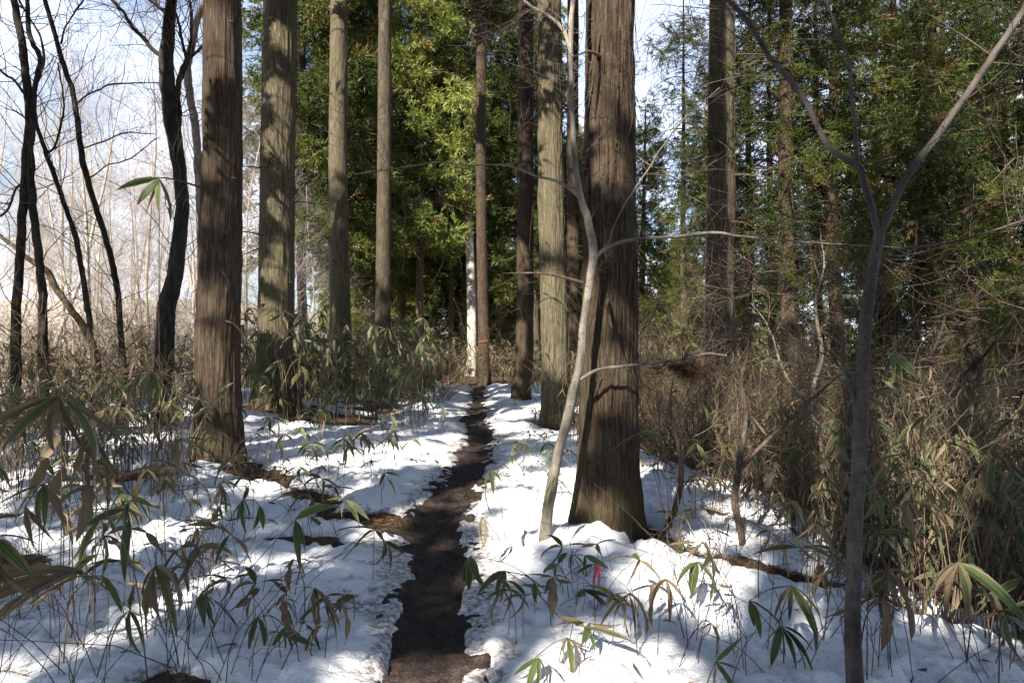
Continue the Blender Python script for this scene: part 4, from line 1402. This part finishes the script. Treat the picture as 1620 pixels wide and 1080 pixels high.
G, F_, D_ = 0, 1, 2
hand_plant("long arching bamboo stem with broad green leaf lit at mid left of the path", [(467, 822, 0, [(32, 15, .27, G), (-60, 10, .17, G), (-82, 20, .24, G), (-30, 30, .15, G)])], (300, 1050), 3.5)
hand_plant("bamboo sprig of drooping dark green leaves right beside the muddy path edge", [(744, 879, 0, [(-95, 10, .19, G), (-75, 20, .19, G), (-112, 0, .17, G), (-62, 0, .14, G)])], (870, 930), 4.2)
hand_plant("green bamboo tuft with curled leaf near the path, left of pink ribbon", [(800, 903, 0, [(-140, 20, .2, G), (-120, 0, .2, G), (-25, 10, .12, F_), (-100, 30, .18, G)]), (845, 920, .1, [(-95, 0, .13, G), (-70, 20, .12, G)])], (900, 985), 4.0)
hand_plant("two withered bamboo leaves hanging just left of the pink ribbon", [(905, 876, 0, [(-100, 10, .15, F_), (-52, 20, .17, D_), (-120, 25, .12, D_)])], (930, 920), 4.6)
hand_plant("bamboo leaf lying level and green below the pink ribbon", [(922, 932, 0, [(2, 10, .22, G), (-10, 30, .17, F_), (-25, 20, .15, D_)])], (1000, 960), 4.0)
hand_plant("brown withered bamboo fan spreading below and right of the pink ribbon", [(995, 938, 0, [(-125, 15, .24, F_), (-105, 25, .22, D_), (-80, 20, .21, D_), (-55, 10, .24, D_), (-150, 10, .17, D_), (170, 20, .14, D_)])], (1010, 1040), 3.7)
hand_plant("grey brown withered bamboo fan drooping left of the green fan", [(1054, 916, 0, [(-130, 10, .23, D_), (-95, 20, .2, D_), (-70, 10, .2, D_), (-40, 15, .17, D_), (-160, 15, .16, D_)])], (1085, 1010), 3.7)
hand_plant("green bamboo fan of narrow leaves at centre right of the snow", [(1103, 888, 0, [(-150, 10, .17, G), (-112, 10, .21, G), (-125, 25, .2, G), (-68, 10, .16, G), (-40, 15, .15, G)])], (1170, 945), 3.9)
hand_plant("withered and green bamboo fan low at bottom centre right", [(898, 1008, 0, [(-110, 20, .15, D_), (-80, 20, .18, F_), (-50, 15, .14, D_), (-95, 0, .2, G), (-30, 20, .13, D_)])], (830, 1045), 3.3)
hand_plant("dark green bamboo leaves cut by the bottom edge right of the path", [(852, 1040, 0, [(-150, 20, .14, G), (-110, 15, .16, G), (-85, 20, .16, G), (-60, 15, .13, F_)])], (900, 1075), 3.15)
hand_plant("bamboo leaf pair, one green and one straw coloured, at bottom right of centre", [(1132, 1046, 0, [(42, 20, .15, G), (-15, 25, .1, D_), (-95, 15, .15, D_), (-62, 25, .16, F_)])], (1110, 1100), 3.0)
hand_plant("broad glossy bamboo leaves hanging at right, left of the grey sapling", [(1252, 926, 0, [(-105, 15, .19, G), (-52, 15, .26, G), (-62, 25, .25, F_), (-35, 10, .2, G), (-128, 10, .17, D_)]), (1185, 950, .1, [(-35, 15, .16, D_), (-55, 10, .16, G), (-75, 10, .14, G)])], (1225, 1030), 3.3)
hand_plant("narrow green bamboo leaves in a low tuft left of the sapling's foot", [(1235, 990, 0, [(-40, 10, .2, G), (-60, 15, .22, G), (-20, 10, .17, G), (-100, 15, .17, G), (-130, 5, .14, G), (-75, 25, .2, F_)])], (1240, 1050), 3.3)
hand_plant("folded green and straw bamboo leaves on snow at lower left centre", [(408, 976, 0, [(-100, 20, .13, F_), (-75, 25, .15, G), (-130, 15, .11, D_)])], (470, 1000), 3.4)
hand_plant("short bamboo sprig of sunlit narrow leaves beside the folded leaves", [(455, 990, 0, [(-110, 15, .12, F_), (-85, 15, .13, G), (-55, 15, .12, G)])], (500, 1040), 3.4)
hand_plant("long withered bamboo fan hanging left of the path at lower centre", [(497, 930, 0, [(-95, 15, .19, D_), (-70, 15, .26, D_), (-55, 10, .28, F_), (-40, 15, .22, D_), (-110, 25, .16, F_)])], (440, 1060), 3.3)
hand_plant("drooping dark green bamboo pair on bluish snow at lower left", [(328, 940, 0, [(-112, 10, .16, G), (-80, 20, .17, G), (-95, 30, .15, G)])], (380, 990), 3.6)
hand_plant("big withered bamboo fan hanging at lower left over the snow", [(245, 895, 0, [(-100, 15, .30, D_), (-80, 20, .26, D_), (-52, 10, .27, F_), (-40, 15, .22, D_), (-15, 20, .25, D_), (-120, 15, .18, D_)])], (285, 1050), 2.9)
hand_plant("green bamboo leaves twisting on a dark stem at lower left", [(205, 965, 0, [(-130, 15, .19, G), (-85, 15, .22, G), (-60, 20, .17, G), (75, 10, .13, F_)])], (150, 1070), 3.0)
hand_plant("brown bamboo leaf pair hanging in front of the shaded cedar's foot", [(348, 765, 0, [(-95, 10, .21, D_), (-70, 15, .17, D_), (-50, 15, .2, F_)])], (370, 840), 4.8)
hand_plant("sunlit green bamboo tuft on snow in front of the shaded cedar", [(385, 790, 0, [(-110, 10, .17, G), (-85, 20, .22, G), (-130, 10, .15, G), (-60, 15, .2, G), (60, 5, .12, F_)]), (410, 800, .1, [(-50, 10, .18, G), (-80, 20, .17, G)])], (385, 860), 4.9)
hand_plant("single long bamboo leaf leaning over the middle of the path's right edge", [(775, 742, 0, [(-112, 15, .3, G), (-80, 10, .2, F_), (-30, 15, .14, G)])], (800, 850), 5.0)
hand_plant("withered leaves on a bent stem over the right path edge", [(763, 818, 0, [(-70, 10, .2, D_), (-100, 10, .17, D_), (-120, 15, .14, D_)])], (800, 870), 4.9)
hand_plant("withered bamboo leaf bunch hanging beside the left path edge", [(612, 855, 0, [(-95, 10, .18, D_), (-75, 15, .2, D_), (-110, 15, .15, F_), (-40, 15, .15, G)])], (540, 880), 4.6)
hand_plant("green bamboo leaves crossing in front of the leaning young tree", [(876, 756, 0, [(-122, 15, .22, G), (-30, 15, .2, G), (-100, 15, .17, F_)])], (960, 810), 4.8)
hand_plant("bamboo sprig with broad leaves against the biggest cedar trunk", [(1008, 686, 0, [(-165, 10, .2, G), (-15, 15, .21, G), (-50, 10, .24, F_), (10, 10, .17, G), (-140, 15, .14, G)])], (1060, 850), 5.1)
hand_plant("tall bamboo stem with dark leaves against the sky at upper left", [(252, 284, 0, [(-170, 10, .21, G), (-110, 10, .2, D_), (-128, 5, .19, G), (-62, 10, .22, G), (-80, 15, .16, F_)]), (262, 325, .05, [(-35, 10, .11, G)])], (262, 790), 3.6, M_CULMD, .003)
hand_plant("bamboo sprig of pointed leaves against pale broad cedar trunk", [(872, 470, 0, [(160, 10, .2, G), (-170, 10, .22, G), (-10, 10, .22, G), (-150, 20, .2, F_), (-35, 10, .2, G)])], (890, 690), 8.0)
hand_plant("sunlit yellow green bamboo spray at right behind the sapling", [(1412, 560, 0, [(-130, 10, .24, G), (-100, 15, .2, G), (-40, 10, .24, G), (-15, 10, .22, G), (70, 10, .16, G), (-70, 15, .2, F_)])], (1440, 850), 5.4)
hand_plant("large dark oval bamboo leaves at the lower right corner", [(1592, 972, 0, [(-115, 25, .15, G), (-78, 25, .2, G), (-30, 20, .17, G), (50, 10, .1, G)])], (1580, 1090), 2.5)
hand_plant("straw coloured bamboo clump drooping right of the sapling's foot", [(1400, 900, 0, [(-100, 15, .3, D_), (-80, 20, .32, D_), (-55, 10, .3, D_), (-120, 15, .24, D_), (-20, 15, .25, D_), (-150, 15, .2, F_)])], (1410, 1050), 3.4)
hand_plant("grey straw bamboo clump hanging near the lower right corner", [(1515, 890, 0, [(-105, 15, .26, D_), (-85, 25, .28, F_), (-65, 15, .3, D_), (-35, 15, .3, G), (-15, 15, .26, D_), (-140, 15, .22, D_), (-165, 10, .2, D_)])], (1530, 1040), 3.4)
hand_plant("big straw leaved bamboo fan arching at the left edge above the snow", [(95, 628, 0, [(-150, 15, .36, D_), (-135, 10, .34, F_), (-115, 10, .25, G), (-30, 10, .32, G), (-18, 10, .34, D_), (-165, 15, .3, D_), (-95, 15, .26, D_), (-70, 15, .3, D_)])], (95, 900), 3.0, M_CULM)
hand_plant("bundle of flattened straw bamboo leaves at the left edge", [(130, 905, 0, [(175, 15, .36, D_), (-178, 10, .4, D_), (168, 15, .34, D_), (-170, 20, .33, D_), (178, 0, .3, D_), (-160, 25, .28, D_)])], (150, 1000), 2.7, M_CULM)
hand_plant("hanging cluster of withered bamboo leaves left, below the arching fan", [(150, 690, 0, [(-100, 10, .3, D_), (-85, 15, .34, D_), (-70, 10, .34, D_), (-112, 15, .26, D_), (-55, 15, .28, D_)])], (150, 930), 3.3, M_CULM)
hand_plant("green bamboo leaves beside broad brown leaves at far left", [(70, 765, 0, [(-140, 15, .24, G), (-110, 10, .2, G), (-80, 15, .18, G), (-165, 10, .25, F_), (-60, 10, .2, D_)]), (40, 800, -.2, [(-40, 15, .2, D_), (-70, 20, .18, D_)])], (60, 960), 3.0)
hand_plant("withered bamboo leaves reaching in at the lower left corner", [(-10, 850, 0, [(-50, 15, .25, D_), (-65, 20, .24, D_), (-35, 10, .2, F_), (10, 15, .2, G)])], (-20, 1060), 2.6)
hand_plant("green bamboo spray hanging left above the snow near the left stems", [(240, 590, 0, [(-105, 10, .22, G), (-60, 10, .24, G), (-30, 10, .22, G), (-140, 10, .2, G), (-85, 20, .2, F_)])], (240, 760), 5.2)
hand_plant("bamboo sprig with withered tips above left snow in front of the cedar", [(190, 780, 0, [(-120, 15, .2, G), (-60, 15, .2, G), (-40, 10, .18, F_), (-90, 20, .16, D_)])], (200, 900), 3.9)
hand_plant("green bamboo leaf arching from litter bank above the path's left side", [(548, 790, 0, [(-55, 15, .22, G), (-25, 15, .2, G), (-110, 15, .15, G), (170, 10, .16, G)])], (570, 830), 5.4)

# loosely scattered plants: variants with separate leaves (near) and joined leaves (farther)
LOOK = {}
SPOTS = [(0.45, 4.35, "the pink ribbon"), (0.26, 5.4, "the leaning young tree"), (0.84, 5.6, "the biggest cedar"), (1.68, 3.3, "the forked sapling"), (-3.8, 8.7, "the shaded brown cedar"),
         (-4.5, 13.3, "the mossy-footed pale cedar"), (0.85, 12.9, "the pale broad cedar"), (0.3, 17.5, "the dark half-lit cedar"), (-2.0, 3.0, "the arching straw bamboo fan"), (-1.3, 2.95, "the big withered bamboo fan"),
         (-1.0, 3.3, "the long withered bamboo fan"), (-1.1, 3.5, "the long arching bamboo stem"), (1.4, 5.2, "the bank by the biggest cedar"), (-1.7, 6.8, "the bank below the shaded cedar"), (3.3, 11, "the grey cedar"),
         (1.35, 3.3, "the broad glossy bamboo leaves"), (1.9, 3.4, "the straw bamboo clump"), (2.3, 3.4, "the grey straw bamboo clump"), (0.65, 3.7, "the brown bamboo fan"), (-1.8, 4.9, "the sunlit green bamboo tuft"), (-5.4, 10.8, "the thick black-barked tree"),
         (-7.2, 10.6, "the twin-stemmed dark tree"), (0.25, 3.3, "the low withered bamboo fan"), (1.0, 3.9, "the narrow-leaved green bamboo fan")]


def near_spot(x, y):
    if abs(x - float(path_x(y))) < .62:
        return ("on the left edge of the path " if x < path_x(y) else "on the right edge of the path ") + ("close to the viewer" if y < 5 else "halfway along it" if y < 9 else "near its far end")
    d, sx_, sy_, nm = min((math.hypot(x - a, y - b), a, b, n_) for a, b, n_ in SPOTS)
    if abs(x - sx_) > abs(y - sy_):
        return ("left of " if x < sx_ else "right of ") + nm
    return ("in front of " if y < sy_ else "behind ") + nm


def rand_plant_variant(seed, h, nl, dryness, sep):
    rng = np.random.default_rng(seed)
    root = empty("bamboo_plant", (0, 0, 0))
    kinds = []
    lean = rng.normal(0, .25, 2)
    tipp = np.array([lean[0] * h, lean[1] * h, h])
    C, R = smooth_line([[0, 0, -.05], [lean[0] * h * .3, lean[1] * h * .3, h * .6], tipp], [.0032, .0028, .0016], 9)
    obj("culm", mesh("culm", *tube(C, R, 4), M_CULMD if seed % 2 else M_CULM), root)
    hubs = [tipp]
    if nl > 5:
        k = C[6]; s = k + np.array([rng.normal(0, .08), rng.normal(0, .08), .05]); hubs.append(s)
    mb = MB()
    for i in range(nl):
        hub = hubs[i % len(hubs)]
        a = rng.uniform(0, 2 * PI)
        d = norm(np.array([math.cos(a), math.sin(a), rng.uniform(-1.6, .35)]))
        kind = 2 if rng.uniform() < dryness else (1 if rng.uniform() < .35 else 0)
        kinds.append(kind)
        L = rng.uniform(.10, .30)
        L = min(L, (hub[2] - .02) / max(-d[2], .2))
        if sep:
            leaf_obj(root, hub, d, L, kind, rng, rng.normal(0, .8), rng.uniform(.6, 1.45))
        else:
            V, Q, uv = MIDL[kind][int(rng.integers(0, 3))]
            mb.add(V * L @ frame(d, rng.normal(0, .5)).T + hub, Q, uv=uv, rnd=rng.uniform(), m=kind)
    if not sep:
        obj("leaves", mb.mesh("leaves", LEAFM), root)['kind'] = 'stuff'
    dry = sum(k == 2 for k in kinds) / len(kinds)
    LOOK[root.name] = ("tall " if h > .6 else "short " if h < .25 else "") + ("withered" if dry > .66 else "half withered" if dry > .33 else "green")
    return root


def copy_tree(o, parent=None):
    c = o.copy(); COL.objects.link(c)
    if parent is not None: c.parent = parent
    for ch in o.children:
        copy_tree(ch, c)
    return c


rngs = np.random.default_rng(900)
NEARV = [rand_plant_variant(901 + k, h, n, dr, True) for k, (h, n, dr) in enumerate([(.22, 4, .3), (.35, 5, .6), (.14, 3, .2), (.5, 6, .5), (.3, 4, .9), (.75, 7, .8)])]
FARV = [rand_plant_variant(921 + k, h, n, dr, False) for k, (h, n, dr) in enumerate([(.35, 6, .3), (.6, 9, .5), (.9, 11, .4), (.3, 5, .7), (1.2, 13, .6)])]
used_first = set()


def put_plant(V, i, x, y, label, group, sc):
    v = V[i]
    first = (id(V), i) not in used_first
    used_first.add((id(V), i))
    o = v if first else copy_tree(v)
    o.location = (x, y, float(top(x, y)))
    o.rotation_euler = (rngs.normal(0, .08), rngs.normal(0, .08), rngs.uniform(0, 2 * PI))
    o.scale = (sc, sc, sc)
    tag(o, LOOK[v.name] + " bamboo sprig " + near_spot(x, y), "dwarf bamboo", "dwarf bamboo sprigs in the snow")


def ground_px(px, py):
    Y = 6.0
    for _ in range(25):
        x = (px - 810) / FPX * Y
        Y = .5 * Y + .5 * max(2., (CAMZ - float(top(x, Y))) * FPX / max(py - 540., 12))
    return (px - 810) / FPX * Y, Y


def scatter(n, box, V, ids, label, group, scl, clear=0.42):
    k = 0; tries = 0
    while k < n and tries < n * 20:
        tries += 1
        x, y = ground_px(rngs.uniform(box[0], box[2]), rngs.uniform(box[1], box[3]))
        if abs(x - path_x(y)) < clear or abs(x) > 30 or y < 2.3:
            continue
        put_plant(V, int(rngs.choice(ids)), x, y, label, group, rngs.uniform(*scl)); k += 1


scatter(48, (0, 760, 330, 1075), NEARV, [0, 1, 3, 3, 4, 5, 5], "dwarf bamboo stem with mixed leaves in the snow at lower left", "dwarf bamboo in the lower left snow", (.8, 1.25))
scatter(22, (330, 800, 600, 1070), NEARV, [0, 1, 2, 4], "small dwarf bamboo sprig on the snow left of the path, foreground", "dwarf bamboo sprigs left of the path", (.7, 1.1))
scatter(22, (770, 830, 1130, 1070), NEARV, [0, 1, 2, 4], "small dwarf bamboo sprig on the snow right of the path, foreground", "dwarf bamboo sprigs right of the path", (.6, 1.0))
scatter(34, (1150, 880, 1620, 1075), NEARV, [1, 3, 4, 4, 5, 5], "dwarf bamboo stem with mostly withered leaves at lower right", "dwarf bamboo in the lower right snow", (.8, 1.25))
scatter(34, (0, 660, 310, 790), FARV, [0, 1, 2, 3, 4], "dwarf bamboo stem standing in snow left of the shaded cedar", "dwarf bamboo left of the shaded cedar", (.8, 1.2))
scatter(62, (385, 645, 735, 800), FARV, [0, 0, 1, 3], "dwarf bamboo sprig on the snow between left cedars and path", "dwarf bamboo between cedars and path", (.7, 1.1))
scatter(26, (780, 640, 905, 790), FARV, [0, 0, 3], "dwarf bamboo sprig on the snow along the path's right edge", "dwarf bamboo along the right path edge", (.5, .95))
scatter(30, (1050, 740, 1330, 870), FARV, [0, 1, 2, 3], "dwarf bamboo stem in the hollow right of the biggest trunk", "dwarf bamboo in the right hollow", (.7, 1.1))

# dense thickets nobody could count
def thicket(name, label, seed, n, place, hr, dryness, nl=(4, 8), Lr=(.14, .26), bare=.35, lod=LOW):
    rng = np.random.default_rng(seed)
    mb = MB()
    for i in range(n):
        x, y = place(rng)
        z = float(H(x, y))
        h = rng.uniform(*hr)
        ln = rng.normal(0, .3, 2) * h
        tipp = np.array([x + ln[0], y + ln[1], z + h])
        C, R = smooth_line([[x, y, z - .03], [x + ln[0] * .25, y + ln[1] * .25, z + h * .6], tipp], [.005, .004, .002], 5)
        mb.add(*tube(C, R, 3), m=3 if rng.uniform() < .6 else 4, rnd=rng.uniform())
        if rng.uniform() < bare:
            continue
        hubs = [tipp, C[3] + rng.normal(0, .06, 3)]
        for j in range(rng.integers(*nl)):
            hub = hubs[j % 2]
            a = rng.uniform(0, 2 * PI)
            d = norm(np.array([math.cos(a), math.sin(a), -rng.uniform(.0, 1.8)]))
            kind = 2 if rng.uniform() < dryness else (1 if rng.uniform() < .3 else 0)
            L = rng.uniform(*Lr)
            V, Q, uv = lod[kind][int(rng.integers(0, 3))]
            mb.add(V * L @ frame(d, rng.normal(0, .7)).T + hub, Q, uv=uv, rnd=rng.uniform(), m=kind)
    o = obj(name, mb.mesh(name, LEAFM + [B_STRAW, B_TWIG]))
    tag(o, label, "bamboo thicket", kind="stuff")
    return o


def box_place(px0, px1, y0, y1, keep=None):
    def f(rng):
        while True:
            y = rng.uniform(y0, y1) if rng.uniform() < .6 else y0 + (y1 - y0) * rng.uniform() ** 2
            x = (rng.uniform(px0, px1) - 810) / FPX * y
            if abs(x - path_x(y)) < .7 and y < 24: continue
            if keep is None or keep(x, y): return x, y
    return f


thicket("bamboo_thicket", "tangled brown bamboo thicket filling the slope right of the biggest trunk", 1001, 1450,
        box_place(1010, 1760, 5.6, 13, lambda x, y: x > 1.9 + .06 * y + (.9 if y < 7 else 0)), (.5, 1.9), .55, (3, 8), (.10, .26), bare=.38)
thicket("bamboo_thicket", "straw coloured bamboo thicket close at the right edge", 1002, 430,
        box_place(1180, 1780, 3.4, 6.8, lambda x, y: x > max(2.45, 3.9 - .36 * y) + .02 * y), (.3, 1.4), .56, (4, 8), (.12, .32), bare=.35, lod=MIDL)
thicket("bamboo_thicket", "green and brown bamboo thicket between the left cedars and path", 1003, 560,
        box_place(385, 735, 11.5, 23, lambda x, y: x < path_x(y) - .7 - .02 * y), (.6, 2.1), .28, (5, 12), (.16, .40), bare=.15)
thicket("bamboo_thicket", "bamboo and dead stem thicket below the dark left trees", 1004, 600,
        box_place(-80, 315, 6.5, 15), (.5, 1.3), .6, (4, 8), bare=.4)
thicket("bamboo_thicket", "sunlit brown bamboo thicket beyond the end of the path", 1005, 1100,
        box_place(560, 1100, 24.5, 42), (.4, 1.7), .8, (6, 11), (.2, .42), bare=.1)
thicket("bamboo_thicket", "bamboo thicket between the pale broad and biggest trunks", 1006, 260,
        box_place(855, 1000, 9.5, 20, lambda x, y: x > .8), (.6, 1.5), .55, (5, 9), bare=.2)
thicket("bamboo_thicket", "pale sunlit dry undergrowth on the far left slope", 1007, 900,
        box_place(-100, 420, 15, 34), (.5, 1.8), .97, (4, 8), (.2, .4), bare=.5)
thicket("bamboo_thicket", "brown undergrowth in the wood far behind on the right", 1008, 700,
        box_place(1000, 1700, 13, 26), (1.0, 2.9), .75, (6, 11), (.24, .42), bare=.15)

# hair-fine stalks standing in the snow
def stalks(name, label, seed, n, place, hr, mat):
    rng = np.random.default_rng(seed)
    mb = MB()
    for i in range(n):
        x, y = place(rng)
        z = float(top(x, y)) - .03
        h = rng.uniform(*hr); ln = rng.normal(0, .6, 2) * h
        C, R = smooth_line([[x, y, z], [x + ln[0] * .3 + rng.normal(0, .06) * h, y + ln[1] * .35, z + h * .55], [x + ln[0], y + ln[1], z + h]], [.0028, .0022, .0009], 5)
        mb.add(*tube(C, R, 3))
        if rng.uniform() < .4:
            d = rng.normal(0, .2, 3) * h + np.array([0, 0, .15 * h])
            mb.add(*tube(np.stack([C[2], C[2] + d * .6, C[2] + d + rng.normal(0, .02, 3)]), [.0016, .0012, .0006], 3))
    tag(obj(name, mb.mesh(name, mat)), label, "dead stalks", kind="stuff")


stalks("dead_stalks", "thin dead stalks standing in the snow at left", 1101, 230, box_place(-60, 420, 2.9, 10), (.15, .8), B_TWIG)
stalks("dead_stalks", "thin dead stalks standing in the snow at right", 1102, 180, box_place(1060, 1660, 3.2, 8.5), (.2, .9), B_TWIG)
stalks("dead_stalks", "thin dead stalks in the snow along the path", 1103, 200, box_place(440, 1050, 3.4, 14, lambda x, y: abs(x - path_x(y)) > .5), (.08, .4), B_TWIG)

# fallen leaves, needle litter
def litter(name, label, seed, n, place, size, mats, flat=.35):
    rng = np.random.default_rng(seed)
    mb = MB()
    for i in range(n):
        x, y = place(rng)
        z = float(top(x, y)) + rng.uniform(.002, .02)
        a = rng.uniform(0, 2 * PI)
        d = np.array([math.cos(a), math.sin(a), rng.normal(0, flat)])
        L = rng.uniform(*size)
        V, Q, uv = LOW[2][int(rng.integers(0, 3))]
        w = rng.uniform(.35, 1.5)
        mb.add((V * np.array([L, L * w, L])) @ frame(d, rng.normal(0, .6)).T + np.array([x, y, z]), Q, uv=uv, rnd=rng.uniform(), m=int(rng.integers(0, len(mats))))
    tag(obj(name, mb.mesh(name, mats)), label, "leaf litter", kind="stuff")


def near_bare(ids, spread):
    def f(rng):
        x0, y0, x1, y1, r, a = BARE[int(rng.choice(ids))]
        t = rng.uniform()
        return x0 + (x1 - x0) * t + rng.normal(0, r * spread), y0 + (y1 - y0) * t + rng.normal(0, r * spread)
    return f


litter("leaf_litter", "reddish brown cedar litter on the bare bank below the shaded cedar", 1201, 1500, near_bare([0, 1, 1, 2, 2], .5), (.03, .09), [M_RUST, LEAFM[2], M_NEEDLE_D])
litter("leaf_litter", "reddish brown cedar litter on the bank right of the biggest trunk", 1202, 1500, near_bare([4, 5, 5, 6, 6, 7, 11], .5), (.03, .10), [M_RUST, LEAFM[2], M_NEEDLE_D])
litter("leaf_litter", "brown leaf scraps scattered on bare spots at left", 1203, 500, near_bare([8, 9, 10, 12, 14, 15], .6), (.03, .09), [LEAFM[2], M_NEEDLE_D])
litter("leaf_litter", "needle scraps and twig bits strewn over snow and path", 1204, 3600, box_place(0, 1620, 3.0, 12), (.012, .04), [M_NEEDLE_D, B_TWIG, M_RUST])
litter("leaf_litter", "bits of bark and needles trodden into the muddy path", 1205, 800, lambda r: (lambda y: (float(path_x(y)) + r.normal(0, .17), y))(2.8 + 9 * r.uniform() ** 1.6), (.012, .045), [M_NEEDLE_D, B_TWIG])

litter("fallen_leaves", "withered bamboo leaves and scraps lying on the snow", 1206, 260, box_place(0, 1620, 2.9, 9), (.05, .17), [LEAFM[2], LEAFM[2], LEAFM[1]], .15)

# hanging dead twigs and fern-like tufts between the right stems
def twig_mass(name, label, seed, n, place, mat, L=(.4, 1.2)):
    rng = np.random.default_rng(seed)
    tw = []
    for i in range(n):
        p = place(rng)
        grow(rng, p, rng.normal(0, 1, 3) * np.array([1, .6, .5]), rng.uniform(*L), .005, 2, tw, .7, .0, .15, (2, 4))
    tag(obj(name, twigs_mb(tw, (3, 3, 3, 4)).mesh(name, mat)), label, "dead twigs", kind="stuff")


def air(px0, px1, py0, py1, y0, y1):
    return lambda rng: W(rng.uniform(px0, px1), rng.uniform(py0, py1), rng.uniform(y0, y1))


twig_mass("dead_twigs", "tangle of dead low cedar branches between the right stems", 1301, 130, air(1020, 1620, 380, 660, 6.5, 13), B_TWIG)
twig_mass("dead_twigs", "pale dry twigs and vines caught in the right thicket", 1305, 110, air(1020, 1620, 430, 780, 6, 11), B_STRAW)
twig_mass("dead_twigs", "dead side twigs hanging between centre trunks", 1302, 40, air(540, 900, 250, 560, 14, 22), B_TWIG)
twig_mass("dead_twigs", "fine twigs reaching across the sky right of the biggest trunk", 1303, 26, air(1005, 1130, 60, 360, 6, 9), B_TAN, (.4, 1.0))
twig_mass("dead_twigs", "dark dead twigs lying tangled on the snow at left", 1306, 46, lambda r: (lambda x, y: np.array([x, y, float(top(x, y)) + r.uniform(.0, .3)]))(r.uniform(-4.6, -1.3), r.uniform(3.6, 7.5)), B_TWIG, (.2, .7))
twig_mass("dead_twigs", "dead twigs lying tangled in the hollow right of the biggest trunk", 1307, 40, lambda r: (lambda x, y: np.array([x, y, float(top(x, y)) + r.uniform(.0, .4)]))(r.uniform(1.4, 3.4), r.uniform(4.2, 7.5)), B_TWIG, (.2, .8))
twig_mass("dead_twigs", "brush of dead branches on the ground below the left trees", 1304, 110, lambda r: (lambda x, y: np.array([x, y, float(H(x, y)) + r.uniform(.1, .8)]))(r.uniform(-9, -5.2), r.uniform(8, 13)), B_DARK)

twig_mass("dead_twigs", "tangle of fine tan twigs in the sunlit wood at left", 1308, 170, air(-40, 425, 190, 570, 13, 24), B_TAN, (.6, 1.8))

# twig with a pink marker ribbon standing in the snow
bx, bY = ground_px(938, 936)
p0 = np.array([bx, bY, float(top(bx, bY)) - .04])
root = empty("marker_twig", p0)
tag(root, "short dark twig stuck in snow carrying the pink ribbon", "twig")
for pts, rr in (([(938, 942), (941, 915), (945, 890), (947, 862)], .0035), ([(944, 912), (949, 909), (954, 907)], .0022)):
    P_ = np.array([W(a, b, bY) for a, b in pts])
    obj("twig", mesh("twig", *[v if i else v - p0 for i, v in enumerate(tube(*smooth_line(P_, [rr, rr, rr * .8, rr * .5][:len(P_)], 8), 6))], B_TWIG), root)
mb = MB()
def strip(pts, w):
    P_ = np.array([W(a, b, bY + dy) for a, b, dy in pts])
    C, _ = smooth_line(P_, [1] * len(P_), 12)
    ww = np.array([1.0, 0.15, 0]) / FPX * bY * w
    tt = np.sin(np.linspace(0, 5, 12))[:, None]
    sd = ww * (0.55 + 0.45 * tt) + np.array([0, .004, 0]) * (1 - tt)
    n = 12; j = np.arange(n - 1)
    mb.add(np.concatenate([C - sd, C + sd]), np.stack([j, j + 1, n + j + 1, n + j], 1))
strip([(944, 897, -.008), (941, 910, -.012), (938, 924, -.01), (936, 934, -.006)], 2.4)
strip([(946, 897, -.008), (948, 912, -.014), (947, 924, -.012), (948, 936, -.006)], 2.2)
strip([(940, 899, -.006), (944, 894, -.012), (949, 898, -.004), (945, 904, -.012), (940, 899, -.006)], 2.8)
o = obj("ribbon", mb.mesh("ribbon", M_RIBBON, off=p0), None, p0)
tag(o, "bright pink plastic ribbon tied to the short twig on snow", "ribbon", "marker ribbons")

# things that look alike in the same spot are told apart by how far off they stand
ORD = ["nearest", "second nearest", "third nearest", "fourth nearest", "fifth nearest", "sixth nearest", "seventh nearest", "eighth nearest", "ninth nearest", "tenth nearest", "eleventh nearest", "twelfth nearest", "thirteenth nearest", "fourteenth nearest", "fifteenth nearest"]
same = {}
for o in SC.objects:
    if o.parent is None and o.get('label') and o.get('category') in ("tree", "shrub", "dwarf bamboo"):
        same.setdefault(o['label'], []).append(o)
for lab, L_ in same.items():
    if 1 < len(L_) <= 16:
        L_.sort(key=lambda o: abs(o.location.y))
        for k, o in enumerate(L_):
            o['label'] = ("farthest" if k == len(L_) - 1 else ORD[k]) + " " + lab
for o in SC.objects:
    if o.get('label') and len(o['label'].split()) > 16:
        o['label'] = o['label'].replace(" bamboo sprig ", " bamboo ").replace(" pale bare tree ", " pale tree ").replace("half withered", "part withered")
    if o.get('label') and len(o['label'].split()) > 16:
        o['label'] = o['label'].replace("part withered", "withering").replace("the bank", "bank")
